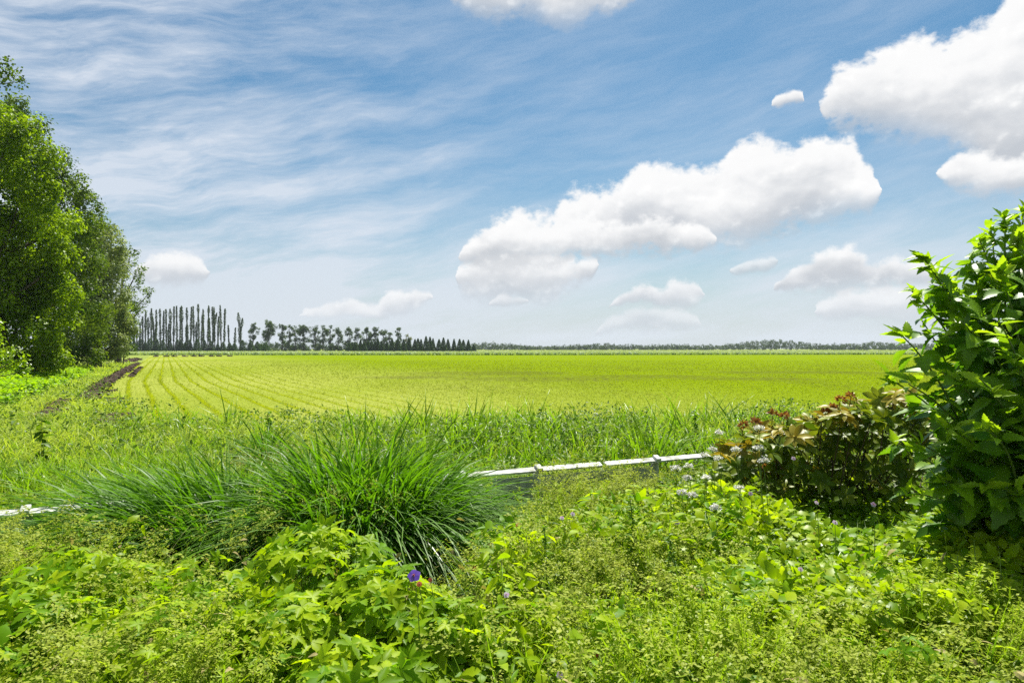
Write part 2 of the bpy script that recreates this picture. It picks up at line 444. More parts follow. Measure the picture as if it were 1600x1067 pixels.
for clouds, alpha, bright in SETS:
    top, base = cloud_curves(uc, clouds)
    th = (top - base).mx(.004)
    up_, dn = top - vc, vc - base
    amp = (th * .35).mn(.024)
    e = up_.mn(dn * .8) + (puff - .47) * amp * 2.8 + (w1 + w2) * amp * 1.2 + (fine - .5) * amp * 1.5
    a = e.step(amp * -.35, amp * .55 + .001) * alpha
    a = a * dn.step(amp * -1.3, (th * .55).mn(.045), .0, 1.)          # bases melt away softly
    hgt = dn / th                                                 # 0 at the base, 1 at the top
    sh = hgt * 1.15 + (soft - .5) * 1.3 + lit * .7 + (puff - .5) * .35 - .04
    body = mixc(sh.step(.0, .95), g_(.475 * bright + .08, .51 * bright + .08, .56 * bright + .08), g_(.97, .97, .97))
    body = mixc(lit.step(.03, .20, 0, .6), body, g_(1.06, 1.06, 1.05))
    body = mixc(lit.step(-.02, -.2, 0, .2), body, g_(.70, .72, .76))
    col = mixc(a, col, body)
# air near the horizon is pale
col = mixc(v.step(.0, .16, .55, 0.), col, g_(.68, .735, .80))
link(col, bg.inputs[0])
W.cycles.sampling_method = 'NONE'                                # the sky is smooth: paths find it by themselves

# ------------------------------------------------------------------ ground, field, track
def rowcoord():
    """metres across the sown rows (0 = first bright row beside the track), seen from above"""
    pos, x, y, z = position()
    d = y - 34.9
    f = (d * -.56).mx(d * -.507) - 19.6
    wob = noise(xyz(0., y * .09, 0.), 1., 2) - .5
    return pos, x, y, x - f + wob * .35
def field_line(y):
    d = y - 34.9
    return np.maximum(-.56 * d, -.507 * d) - 19.6

m, o_ = newmat('meadow_soil'); p = m.node_tree.nodes.new('ShaderNodeBsdfPrincipled')
pos, x, y, z = position()
n1, n2, n3 = noise(pos, .12, 5, .6), noise(pos, 1.3, 5, .65), noise(pos, 12., 4, .6)
c = mixc(n2.step(.35, .65), (.12, .17, .015), (.24, .26, .06))
c = mixc(n1.step(.4, .62, 0, .7), c, (.15, .22, .012))
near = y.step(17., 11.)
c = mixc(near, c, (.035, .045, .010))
c = mixc(n3.step(.55, .8, 0, .6), c, (.05, .06, .015))
link(c, p.inputs['Base Color']); p.inputs['Roughness'].default_value = .9; p.inputs['Specular IOR Level'].default_value = .1
bp = m.node_tree.nodes.new('ShaderNodeBump'); bp.inputs['Strength'].default_value = .7; bp.inputs['Distance'].default_value = .12
link(n2 + n3 * .4, bp.inputs['Height']); link(bp.outputs[0], p.inputs['Normal']); link(p.outputs[0], o_.inputs[0])
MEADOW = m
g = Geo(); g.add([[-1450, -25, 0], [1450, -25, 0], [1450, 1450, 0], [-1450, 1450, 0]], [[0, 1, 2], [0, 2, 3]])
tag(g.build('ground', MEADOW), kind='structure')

BARE = [(1.8, 37.8, 8., 4.5), (-1.5, 46.5, 8., 6.), (8., 41., 7., 4.), (13., 38., 6., 3.), (20., 48., 9., 4.), (-6., 40., 4., 3.)]   # thin places in the crop
m, o_ = newmat('sown_field'); p = m.node_tree.nodes.new('ShaderNodeBsdfPrincipled')
pos, x, y, s = rowcoord()
d1 = ((s / .8 + .5).fract() - .5).abs() * .8
fade = s.step(2.5, 15., 1., .0)
thin = noise(pos, .9, 4, .6)
line = d1.step(.04, .13, 1., 0.) * fade * thin.step(.2, .42)
d2 = ((s / .2 + .5).fract() - .5).abs()
n1, n2, n3 = noise(xyz(x, y * .35), .10, 4, .55), noise(pos, 2.2, 5, .65), noise(pos, 9., 5, .7)
pale = mixc(n2.step(.3, .7), (.235, .27, .045), (.285, .305, .075))
full = mixc(n2.step(.3, .7), (.120, .178, .002), (.160, .222, .004))
c = mixc(s.step(1., 30.), pale, full)
c = mixc(n1.step(.42, .62, 0, .5), c, full)
c = mixc(line, c, (.19, .232, .003))
c = mixc((d2.step(.22, .42) * n3.step(.40, .62)) * .6, c, (.15, .19, .018))
# thin places where the dark soil shows between the seedlings
bare = noise(xyz(x * .5, y * .22, 4.), .30, 3, .5).step(.46, .58) * s.step(8., 16.) * noise(xyz(x, y * 2., 2.), 3.2, 4, .7).step(.50, .60)
bare = bare * y.step(22., 28.) * y.step(110., 50.)
spot = None
for cx_, cy_, rx_, ry_ in BARE:
    q = ((x - cx_) * (1 / rx_)); r = ((y - cy_) * (1 / ry_)); e_ = (q * q + r * r).step(1., .1); spot = e_ if spot is None else spot.mx(e_)
bare = bare.mx(spot * noise(xyz(x * .8, y * 1.6, 2.), 3.0, 4, .7).step(.42, .56))
c = mixc(bare * .75, c, (.060, .056, .018))
link(c, p.inputs['Base Color']); p.inputs['Roughness'].default_value = .85; p.inputs['Specular IOR Level'].default_value = .0
bp = m.node_tree.nodes.new('ShaderNodeBump'); bp.inputs['Strength'].default_value = .8; bp.inputs['Distance'].default_value = .06
link(n3 + n2 * .6 + line * .5, bp.inputs['Height']); link(bp.outputs[0], p.inputs['Normal']); link(p.outputs[0], o_.inputs[0])
FIELD = m
g = Geo()
ys = np.concatenate([np.linspace(13.2, 40, 30), np.linspace(45, 200, 32)])
far = 165.0
ys = ys[ys < far]; left = np.minimum(field_line(ys) - .30, -2.6 - .515 * ys + .25)
V = np.stack([np.stack([left, ys, 0 * ys + .004], 1), np.stack([ys * 0 + 420, ys * (1 + .35 * ys / far) , 0 * ys + .004], 1)], 1)
g.add(V, grid_tris(len(ys), 2)); tag(g.build('field', FIELD), kind='structure')

SOIL = plainmat('turned_soil', (.018, .012, .008), (.075, .050, .034), 11., .95, 1.0, .15)
g = Geo()
CLOD = (A([[-1, -.4, -.2], [-.2, -.9, -.2], [.9, -.3, -.2], [.5, .8, -.2], [-.6, .7, -.2], [-.3, -.2, .5], [.35, .15, .6]], float), A([[0, 1, 5], [1, 2, 6], [1, 6, 5], [2, 3, 6], [3, 4, 6], [4, 5, 6], [4, 0, 5]]), np.zeros(7))
DIRT = []
def dirt(y0, y1, off, w, hh=.10, edge=.5):
    DIRT.append((y0, y1, off, w))
    """a ragged ribbon of clods beside the field"""
    n = max(12, int((y1 - y0) / (.05 + y0 * .004))); yy = np.linspace(y0, y1, n); k = 9
    a = np.linspace(-1, 1, k)[None]
    wl = w * (1 + edge * .5 * np.sin(yy * 1.7 + off) * np.sin(yy * .61) + edge * rng.normal(0, .3, n)); wl *= np.minimum(1, np.minimum(yy - y0, y1 - yy) / (.12 * (y1 - y0)) + .15)
    x = (-2.6 - .515 * yy + off)[:, None] + a * wl[:, None] * .5 + rng.normal(0, .03, (n, k))
    z = .006 + hh * np.maximum(0, 1 - a ** 2) * np.abs(rng.normal(.5, .45, (n, k)))
    nc = int(n * 5); yc = U(y0 - .3, y1 + .3, nc); P = np.stack([-2.6 - .515 * yc + off + rng.normal(0, w * .34, nc), yc, .02 + 0 * yc], 1); sz = (U(.03, .11, nc) * (.8 + y0 / 60))[:, None]
    Xa, Ya, Za = frames(rng.normal(0, .5, (nc, 3)) + A([0, 0, .8]), nc); g.inst(CLOD, P, Xa * sz, Ya * sz, Za * sz, .5)
    g.add(np.stack([x, np.repeat(yy[:, None], k, 1) + rng.normal(0, .04, (n, k)), z], 2), grid_tris(n, k))
dirt(84, 112, -1.3, 1.2, .14); dirt(28, 78, -.1, .60, .09); dirt(22.5, 26.8, .15, .75); dirt(19.2, 22, -.5, .6); dirt(15.8, 18.8, -.3, .6); dirt(14.6, 17.2, 1.35, .6, .07); dirt(40, 60, .85, .20, .05); dirt(20.3, 22.5, 1.1, .35, .07)
for q in range(9):                                               # gaps of bare soil on the far headland
    dirt(134 + q * .6, 142 + q * .3, 1.6 + q * 1.9 + U(-.3, .3), .7 - .04 * q, .08)
tag(g.build('track', SOIL), kind='structure')

# ------------------------------------------------------------------ field crop and grasses seen as a mass
SEED = leafmat('seedling', (.105, .148, .002), (.215, .238, .036), trans=.4, gloss=.0)
g = Geo()
k = 150000
D = 13.0 * (95 / 13.0) ** (U(0, 1, k) ** 1.25); xx = U(-.82, .86, k) * D
L0 = xx - field_line(D); ok = (L0 > -.55) | ((xx > -2.6 - .515 * D + .35) & (D > 24))
D, xx, L0 = D[ok], xx[ok], L0[ok]
ln = np.abs(((L0 / .8 + .5) % 1) - .5) * .8
on = (ln < .13) & (L0 < 18)
keep = on | (U(0, 1, len(D)) < np.where(L0 < 10, .42, .9))
for cx_, cy_, rx_, ry_ in BARE: keep &= ~((((xx - cx_) / rx_) ** 2 + ((D - cy_) / ry_) ** 2 < .7) & (U(0, 1, len(D)) < .72))
D, xx, on, L0 = D[keep], xx[keep], on[keep], L0[keep]; k = len(D)
base = np.stack([xx, D, np.full(k, .004)], 1)
sc = np.clip(D / 25, .75, 2.6)
dirs = rng.normal(size=(k, 3)) * A([.8, .8, 0]) + A([0, 0, 1.])
rn = np.where(on, U(.4, .7, k), np.where(L0 < 12, U(.45, 1, k), U(.1, .7, k)))
blades(g, base, dirs, U(.05, .12, k) * np.clip(sc, .8, 1.6) * np.where(on, 1.25, 1), .014 * sc, .5, 2, rn)
tag(g.build('field_crop', SEED), kind='stuff')

# taller pale crop beyond the field
RYE = leafmat('tall_crop', (.12, .19, .055), (.26, .33, .13), tip=(.30, .36, .19), trans=.3, gloss=.15)
g = Geo()
def strip(n, x0, x1, y0, y1, h):
    xx = U(x0, x1, n); yy = y0 + (y1 - y0) * U(0, 1, n) ** 1.6
    yy = yy * (1 + .00085 * np.maximum(0, xx))
    base = np.stack([xx, yy, 0 * xx], 1)
    blades(g, base, rng.normal(size=(n, 3)) * A([.3, .3, 0]) + A([0, 0, 1.]), U(.75, 1.1, n) * h, U(.25, .6, n), .3, 2, U(0, 1, n), turn=.4)
strip(52000, -150, 330, 167, 300, .85)
strip(7000, -150, 330, 166, 170, .95)
tag(g.build('tall_crop', RYE), kind='stuff')

# ------------------------------------------------------------------ trees
BARK = plainmat('bark', (.045, .036, .028), (.12, .10, .08), 5., .95, .8, stretch=(4, 4, .6))
def crown(g, lobes, leaf, per, sub=10, upw=.5, tm=DIAMOND, sq=1.0, rlo=0., rhi=1., fill=.25):
    for x, y, z, r in lobes:
        ns = max(4, int(sub * U(.8, 1.2)))
        d = rdir(ns); c = A([x, y, z]) + d * r * U(.45, .85, ns)[:, None] * A([1, 1, sq])
        rs = r * U(.28, .52, ns)
        for j in range(ns):
            n = max(6, int(per * (rs[j] / leaf) ** 2))
            q = rdir(n); P = c[j] + q * (rs[j] * U(0, 1, n) ** .42)[:, None]
            nr = q * .7 + d[j] * .35 + A([0, 0, upw]) + rng.normal(0, .45, (n, 3))
            Xa, Ya, Za = frames(nr, n)
            s = leaf * U(.65, 1.35, n)[:, None]
            tone = np.clip(U(rlo, rhi) + rng.normal(0, .22, n), 0, 1)
            g.inst(tm, P, Xa * s, Ya * s * .85, Za * s, tone)
def trunk(g, base, top, r, lobes, limbs=8):
    base, top = A(base, float), A(top, float)
    pts = curve(base, top, A([U(-.3, .3), U(-.3, .3), 0]) * r * 2, 9)
    tube(g, pts, np.linspace(r, r * .25, 9) * A([1.35] + [1] * 8), 9)
    for q in range(min(limbs, len(lobes))):
        c = A(lobes[q][:3]); s = np.clip((c[2] - base[2]) / (top[2] - base[2]) - U(.12, .3), .12, .9)
        st = base * (1 - s) + top * s
        tube(g, curve(st, c, A([0, 0, -.12]) * np.linalg.norm(c - st), 6), np.linspace(r * .42, r * .06, 6), 6)

def big_tree(name, label, D, lobes_px, base_px, mat, leaf, per, sub=11, dz=.6, group='tall trees along the left edge of the field', rt=.3, top_py=None, rlo=.1, rhi=.8, extra=0):
    lob = []
    for px, py, r in lobes_px:
        rm = r / F * D
        q = wp(px, py, D + U(-1, 1) * dz * rm * 1.6); lob.append((*q, rm))
        for e in range(extra): 
            q2 = wp(px + U(-.5, .5) * r, py + U(-.4, .4) * r, D + U(.4, 1.6) * rm * 1.5); lob.append((*q2, rm * .8))
    bx = wp(base_px, HY, D)[0]
    t = thing(name, label, 'tree', (bx, D, 0), group)
    g = Geo(); crown(g, lob, leaf, per, sub, rlo=rlo, rhi=rhi); g.build('crown', mat, t)
    g = Geo(); tp = max(lob, key=lambda l: l[2]); order = list(lob); rng.shuffle(order)
    trunk(g, (bx, D, -.05), (tp[0] * .6 + bx * .4, D, tp[2] - tp[3] * .6), rt, order, 11); g.build('trunk', BARK, t)
    return t
OAK = leafmat('lime_green_leaf', (.060, .115, .004), (.225, .315, .010), trans=.5, gloss=.06)
DARK = leafmat('dark_leaf', (.034, .072, .006), (.115, .168, .014), trans=.42, gloss=.06)
GREY = leafmat('greygreen_leaf', (.085, .12, .04), (.24, .285, .125), trans=.4, gloss=.06)
YOUNG = leafmat('fresh_leaf', (.11, .19, .006), (.25, .345, .012), trans=.5, gloss=.15)
big_tree('deciduous_tree', 'tall bright green leafy tree nearest the camera, cut by the left edge', 34,
  [(-5, 215, 52), (18, 195, 40), (35, 250, 48), (-30, 270, 60), (28, 320, 55), (62, 300, 34), (80, 350, 42), (5, 370, 60), (52, 395, 58), (95, 400, 32), (-20, 430, 65), (40, 455, 52), (80, 450, 45), (112, 462, 24), (-5, 510, 50), (55, 520, 44), (95, 505, 30), (-60, 350, 70), (-70, 480, 70), (30, 556, 36), (-20, 566, 36), (75, 556, 26), (60, 572, 22), (10, 580, 24), (95, 560, 20), (20, 480, 60), (60, 420, 55)], 10, OAK, .19, 10.5, sub=13, extra=1, rt=.34)
big_tree('deciduous_tree', 'tall dark green tree rising just behind the bright green tree', 47,
  [(20, 200, 40), (52, 225, 42), (85, 262, 36), (112, 290, 30), (135, 320, 26), (70, 300, 55), (110, 350, 46), (142, 352, 22), (90, 400, 60), (130, 420, 45), (60, 450, 60), (110, 500, 52), (140, 470, 40), (80, 540, 40), (15, 165, 24), (130, 548, 30), (100, 562, 20), (60, 566, 22), (150, 556, 16), (110, 430, 50)], 85, DARK, .20, 9.5, extra=1, rt=.38, rhi=1.)
big_tree('willow_tree', 'grey green willow between the dark tree and the field', 58,
  [(160, 365, 30), (182, 385, 26), (140, 390, 36), (168, 420, 38), (195, 425, 22), (150, 450, 42), (182, 468, 30), (140, 500, 42), (170, 510, 36), (195, 505, 20), (120, 530, 40), (155, 545, 28), (185, 535, 18), (140, 560, 14), (165, 558, 14), (182, 552, 12), (160, 480, 40)], 150, GREY, .20, 10, extra=1, rt=.34, rhi=1.)
big_tree('deciduous_tree', 'sparse dark tree with thin outer twigs, farthest right of the left tree belt', 74,
  [(205, 395, 16), (215, 420, 15), (222, 448, 14), (234, 455, 9), (205, 440, 20), (215, 475, 17), (200, 480, 22), (228, 470, 9), (195, 510, 22), (208, 500, 15), (185, 530, 20), (198, 530, 16), (178, 545, 18), (205, 545, 12), (190, 552, 12), (200, 470, 20), (192, 480, 18), (188, 500, 16), (198, 518, 16)], 184, DARK, .22, 6.0, sub=9, rt=.3, rhi=1.)
# a nearer tree outside the frame whose top twigs hang into the picture
t = big_tree('deciduous_tree', 'tree whose loose top twigs hang in at the upper left corner', 22, [(-120, 60, 60), (-150, 140, 90), (-170, 260, 100), (-200, 380, 100), (-90, 10, 40)], -190, DARK, .15, 4.5, rt=.25)
g = Geo(); k = 420
pp = rng.normal(size=(k, 3)); tw = [(2, 112, 26), (20, 118, 20), (34, 128, 11), (8, 132, 22), (-20, 110, 30), (12, 96, 10), (-40, 120, 40)]
for px, py, r in tw:
    n = int(r * 3.2); c = wp(px, py, 22); P = c + rng.normal(0, .40, (n, 3)) * r / F * 22
    Xa, Ya, Za = frames(rng.normal(0, .7, (n, 3)) + A([0, 0, .4]), n); s = U(.07, .14, n)[:, None]
    g.inst(DIAMOND, P, Xa * s, Ya * s, Za * s, U(0, .8, n))
g.build('crown', DARK, t)
g = Geo()
for px, py, r in tw: tube(g, curve(wp(-130, 130, 22), wp(px + r * .7, py - r * .2, 22), A([0, 0, -.15]), 7), np.linspace(.025, .004, 7), 5)
g.build('branch', BARK, t)
big_tree('bush', 'round fresh green bush at the foot of the bright tree, left edge', 27, [(5, 540, 24), (-18, 520, 26), (20, 560, 18), (-10, 568, 26), (38, 574, 14)], 0, YOUNG, .13, 7., rt=.06, group=None)
big_tree('bush', 'yellow green bush lit by the sun at the foot of the sparse tree', 66, [(192, 492, 13), (200, 480, 10), (186, 512, 12), (198, 508, 9)], 192, YOUNG, .2, 6., rt=.06, group=None)

# the far row of columnar poplars: (x of the trunk, top) in pixels
POP = [(185, 250), (210, 245), (235, 235), (262, 110), (287, 215), (312, 180), (335, 130), (357, 80), (382, 140), (405, 65), (430, 135), (445, 75), (482, 68), (507, 85), (533, 72), (548, 190), (568, 65), (592, 48), (622, 44), (645, 55), (665, 42), (695, 200), (708, 58), (735, 50), (762, 46), (778, 180), (803, 28), (825, 120), (845, 70), (878, 42), (897, 145), (918, 50), (936, 55), (960, 130), (988, 40), (1013, 68), (1055, 203), (1100, 225), (1148, 100)]
POPM = leafmat('poplar_leaf', (.026, .052, .010), (.085, .125, .030), trans=.35, gloss=.05)
for q, (cx, ct) in enumerate(POP):
    px, py = 160 + cx / 5.333, 470 + ct / 5.333; D = 305 + U(-6, 6)
    x, _, h = wp(px, py, D)
    lone = q >= 36
    if q == 38: lb = 'tallest of three lone poplars right of the far row, forked near its top'
    elif q == 36: lb = 'short thin poplar standing alone just right of the far poplar row'
    elif q == 37: lb = 'shortest lone poplar, left of the forked one right of the far row'
    elif q == 26: lb = 'tallest and broadest poplar inside the far row'
    elif q == 35: lb = 'last poplar at the right end of the dense far row'
    elif ct > 170: lb = 'short slender poplar in the far row, its top well below its neighbours'
    elif q < 7: lb = 'slender far poplar seen past the left trees at the left end of the row'
    else: lb = 'tall slender dark poplar in the dense far row behind small conifers'
    t = thing('poplar_tree', lb, 'poplar', (x, D, 0), 'poplars in the far row' if not lone else 'lone poplars right of the row')
    g = Geo(); wd = U(.42, .62) * (1.5 if q in (26, 38) else 1) * (.8 if ct > 170 else 1)
    forks = [(0, 1.0)] if q not in (38, 10, 31) else [(-.35, 1.0), (.9, .86)]
    for fx, fh in forks:
        n = int(1250 * max(.5, h / 20)); s = U(.16, 1, n) ** .8
        prof = (.55 + .55 * np.sin(s * 9 + U(0, 6)) * .5 + .35 * np.sin(s * 23 + U(0, 6)) * .5) * np.minimum(1, (1.02 - s) * 7) * np.minimum(1, .45 + s)
        an = U(0, 6.28, n); rr = wd * prof * np.sqrt(U(0, 1, n)) * 1.5
        lean = .4 * np.sin(q * 3.1)
        P = np.stack([rr * np.cos(an) + fx * s ** 2 * 1.6 + lean * s, rr * np.sin(an), s * h * fh], 1) + A([x, D, 0])
        Xa, Ya, Za = frames(rng.normal(size=(n, 3)) + A([0, 0, .2]), n); sz = U(.22, .5, n)[:, None]
        g.inst(DIAMOND, P, Xa * sz, Ya * sz, Za * sz, U(0, 1, n))
    g.build('crown', POPM, t)
    g = Geo(); tube(g, A([[x, D, -.1], [x, D, h * .4], [x + .2 * np.sin(q * 3.1), D, h * .9]]), [.26, .18, .04], 6); g.build('trunk', BARK, t)

CONM = leafmat('conifer_needle', (.014, .044, .005), (.065, .125, .011), trans=.35, gloss=.05)
def conifer(x, D, h, w, lb, grp, nm='conifer_tree'):
    g = Geo(); n = int(2800 * max(.7, h / 5))
    s = U(0, 1, n) ** 1.25; lay = .72 + .28 * ((s * 7 + U(0, 1)) % 1)
    rr = w * (1 - s) ** (.62 if nm == 'conifer_tree' else .8) * lay * (.35 + .65 * np.sqrt(U(0, 1, n))) + .03
    an = U(0, 6.28, n); d = np.stack([np.cos(an), np.sin(an), 0 * an], 1)
    P = A([x, D, .12]) + d * rr[:, None] + A([0, 0, 1]) * (s * h)[:, None]
    Xa, Ya, Za = frames(d * .8 + A([0, 0, .5]) + rng.normal(0, .45, (n, 3)), n, d + A([0, 0, -.6])); sz = (U(.26, .56, n) * (.55 + .45 * (1 - s)))[:, None]
    g.inst(DIAMOND, P, Xa * sz, Ya * sz * .7, Za * sz, U(0, 1, n))
    tube(g, A([[x, D, -.05], [x, D, h * .5], [x, D, h * 1.02]]), [.09, .06, .015], 5, .0)
    V0 = (x, D, 0); tag(g.build(nm, CONM, loc=V0), lb, 'conifer', grp)
CL = [(100, 322, 55), (128, 318, 60), (165, 308, 66), (195, 330, 50), (225, 312, 66), (265, 332, 55), (315, 318, 84), (356, 340, 50), (398, 313, 88), (455, 320, 60), (503, 328, 74), (560, 330, 66), (625, 322, 70), (655, 336, 74), (690, 345, 50), (725, 325, 66), (790, 318, 80), (850, 330, 66), (905, 335, 72), (960, 357, 48), (1005, 343, 66), (1060, 350, 60), (1100, 352, 72), (1168, 328, 74), (1235, 335, 74), (1290, 340, 76), (1360, 345, 92)]
for cx, ct, w in CL:
    D = 294 + U(-3, 3); x, _, h = wp(160 + cx / 5.333, 470 + ct / 5.333, D)
    lb = {398: 'broadest small conifer, in front of the middle of the poplar row', 1360: 'wide conifer at the right end of the low row under the poplars', 960: 'lowest conifer of the row under the poplars'}.get(cx, 'small dark conifer in the low row in front of the poplars')
    conifer(x, D, h, w / 5.333 / F * D * .60, lb, 'small conifers in front of the poplars')
CR = [(785, 240), (800, 238), (815, 236), (842, 226), (860, 235), (880, 230), (897, 232), (915, 235), (930, 222), (948, 232), (975, 235), (1000, 220), (1030, 216), (1058, 224), (1085, 218), (1115, 224), (1130, 220), (1145, 224), (1170, 209), (1190, 212), (1205, 220), (1235, 224), (1257, 216), (1280, 223), (1310, 223), (1338, 223), (1357, 227), (1382, 227), (1408, 250)]
for cx, ct in CR:
    D = 285 + U(-7, 7); x, _, h = wp(300 + cx / 3.2, 460 + ct / 3.2, D)
    lb = {1170: 'tallest spruce in the plantation block beyond the field', 1408: 'tiny spruce at the right end of the plantation block', 785: 'first spruce at the left end of the plantation block'}.get(cx, 'dark pointed spruce in the dense plantation block beyond the field')
    conifer(x, D, h, U(1.5, 2.1), lb, 'spruces in the plantation block', 'spruce_tree')

FARM = leafmat('far_leaf', (.020, .050, .008), (.085, .130, .020), trans=.4, gloss=.05)
PALE = leafmat('far_pale_leaf', (.10, .12, .06), (.18, .20, .10), trans=.3, gloss=.2)
BL = [(305, 145, 58), (385, 133, 92), (450, 147, 55), (485, 150, 46), (515, 153, 42), (560, 146, 85), (620, 152, 52), (655, 152, 60), (692, 150, 48), (730, 163, 56), (785, 163, 52), (825, 167, 42), (870, 163, 62), (915, 163, 60), (955, 172, 50), (990, 188, 36), (1030, 163, 42), (1075, 194, 50)]
for q, (cx, ct, w) in enumerate(BL):
    D = 345 + U(-8, 8); px = 300 + cx / 3.2; x, _, h = wp(px, 460 + ct / 3.2, D); wm = w / 3.2 / F * D * .5
    lb = {0: 'leafy tree at the left end of the far grove', 1: 'widest round crowned tree in the far grove, near its left end', 5: 'broad dense tree in the middle of the far grove', 16: 'tall narrow tree poking up near the right end of the far grove', 17: 'pale thin crowned tree at the right end of the far grove', 15: 'lowest dark tree in the far grove'}.get(q, 'loose crowned dark tree in the far grove beyond the field')
    t = thing('grove_tree', lb, 'tree', (x, D, 0), 'broadleaf trees in the far grove')
    lob = []
    for e in range(15):
        s = U(.36, .95); ww = wm * math.sqrt(max(.1, 1 - ((s - .68) / .36) ** 2))
        lob.append((x + U(-1, 1) * ww * .75, D + U(-1, 1) * ww * .7, h * s - .2, wm * U(.32, .55)))
    lob.append((x, D, h - wm * .45, wm * .45))
    for e in range(5): lob.append((x + U(-1, 1) * wm, D + U(-2, 2), U(.8, 3.6), U(1.0, 1.9)))
    g = Geo(); crown(g, lob, .42, 13., 9, rhi=1.); g.build('crown', PALE if q == 17 else FARM, t)
    g = Geo(); trunk(g, (x, D, -.1), (x + U(-.4, .4), D, h * .85), .26, lob, 7); g.build('trunk', BARK, t)
# undergrowth that closes the grove below
g = Geo()
for q in range(110):
    x = wp(405 + q * 2.15, HY, 352)[0]; crown(g, [(x, 352 + U(-3, 3), U(.6, 4.6), U(1.5, 2.6))], .5, 8, 6, rlo=0, rhi=.5)
tag(g.build('undergrowth', FARM), kind='stuff')

# the far wood along the right horizon, too far to tell its trees apart
WOOD = leafmat('wood_leaf', (.022, .046, .012), (.070, .105, .026), trans=.3, gloss=.05)
g = Geo()
prof = [(735, 539), (760, 538), (800, 540), (850, 543), (900, 541), (940, 539), (985, 540), (1000, 542), (1060, 540), (1080, 541), (1120, 541), (1160, 538), (1195, 534), (1230, 534), (1270, 539), (1320, 540), (1360, 537), (1400, 539), (1700, 540)]
for q in range(560):
    px = 735 + (1700 - 735) * (q + U(0, 1)) / 560; D = 620 + U(-25, 60)
    top = np.interp(px, *zip(*prof)) + U(-4.6, -.4)
    x, _, h = wp(px, top, D); r = U(1.6, 3.0)
    crown(g, [(x, D, max(h - r, r * .5), r), (x + U(-2, 2), D - 2, max(1.2, (h - r) * .45), r * 1.1)], .75, 11, 6, rhi=1.)
tag(g.build('far_wood', WOOD), kind='stuff')

# ------------------------------------------------------------------ foreground
def poly_sample(poly, n):
    poly = A(poly, float); lo, hi = poly.min(0), poly.max(0); out = np.zeros((0, 2))
    while len(out) < n:
        q = U(0, 1, (n * 2, 2)) * (hi - lo) + lo; ins = np.zeros(len(q), bool); j = len(poly) - 1
        for i in range(len(poly)):
            a, b = poly[i], poly[j]
            ins ^= ((a[1] > q[:, 1]) != (b[1] > q[:, 1])) & (q[:, 0] < (b[0] - a[0]) * (q[:, 1] - a[1]) / (b[1] - a[1] + 1e-12) + a[0]); j = i
        out = np.concatenate([out, q[ins]])
    return out[:n]
def region(pts_px, z, n):
    return poly_sample([gp(px, py, z)[:2] for px, py in pts_px], n)
def vn(x, y, s, seed=0):
    """cheap smooth noise 0..1 for patchiness"""
    q = np.random.default_rng(seed); r = 0
    for i in range(4):
        a = q.uniform(0, 6.28, 3); f = s * q.uniform(.6, 1.7)
        r = r + np.sin(f * (x * np.cos(a[0]) + y * np.sin(a[0])) + a[1])
    return np.clip(.5 + r / 5, 0, 1)

LEAF_RT = 1.65
MEAD = leafmat('meadow_grass', (.11, .195, .006), (.265, .335, .028), tip=(.31, .355, .085), trans=.45, gloss=.10)
REED = leafmat('broad_grass', (.035, .105, .004), (.15, .265, .007), tip=(.18, .29, .012), trans=.5, gloss=.25)
SEDGE = leafmat('sedge_blade', (.018, .075, .003), (.060, .160, .005), tip=(.115, .235, .007), trans=.5, gloss=.22, rough=.4)
DRYG = leafmat('flowering_grass', (.13, .20, .010), (.19, .25, .020), tip=(.27, .305, .055), trans=.4, gloss=.02)
BEDS = leafmat('bedstraw', (.10, .20, .004), (.22, .32, .012), tip=(.31, .37, .04), trans=.48, gloss=.03)
ELDERG = leafmat('ground_elder_leaf', (.09, .185, .003), (.275, .345, .006), trans=.52, gloss=.22)
GERA = leafmat('geranium_leaf', (.085, .185, .003), (.272, .352, .005), trans=.52, gloss=.14, rough=.42)
COVER = leafmat('low_cover', (.035, .085, .004), (.13, .20, .010), trans=.46, gloss=.15)
SHRUB = leafmat('shrub_leaf', (.045, .125, .005), (.155, .265, .009), trans=.5, gloss=.38, rough=.36)
SHOOT = leafmat('young_shoot_leaf', (.12, .225, .006), (.25, .355, .014), trans=.52, gloss=.3)
RHODO = leafmat('rhododendron_leaf', (.055, .095, .006), (.175, .205, .015), trans=.35, gloss=.25, rough=.38)
STRAW = leafmat('dead_grass', (.20, .17, .07), (.36, .31, .15), trans=.3, gloss=.05)
STEM = plainmat('green_stem', (.09, .15, .02), (.14, .20, .04), 8., .6)
WOODY = plainmat('brown_twig', (.045, .030, .020), (.12, .085, .06), 14., .9, .5)
NETT = leafmat('nettle_leaf', (.13, .25, .004), (.27, .38, .010), trans=.5, gloss=.12)

RA, RB = gp(-60, 808, .43)[:2], gp(1108, 711.5, .43)[:2]
def clear(P, d0=.85):
    t_ = (RB - RA) / np.linalg.norm(RB - RA); n_ = A([-t_[1], t_[0]]); d = (P[:, :2] - RA) @ n_; return P[(d < -.02) | (d > d0)]

def notdirt(P):
    ok = np.ones(len(P), bool); y = P[:, 1]; o = P[:, 0] + 2.6 + .515 * y
    for y0, y1, off, w in DIRT: ok &= ~((y > y0) & (y < y1) & (np.abs(o - off) < w * .5 * (1 + .4 * np.sin(y * 2.3))))
    return ok
def gap(P, h=.36):
    px = CX + P[:, 0] / P[:, 1] * F; py = HY + (EYE - h) / P[:, 1] * F
    return P[~((px > 712) & (px < 850) & (py > 735) & (py < 742 + 60 * np.clip((865 - px) / 60, 0, 1)))]

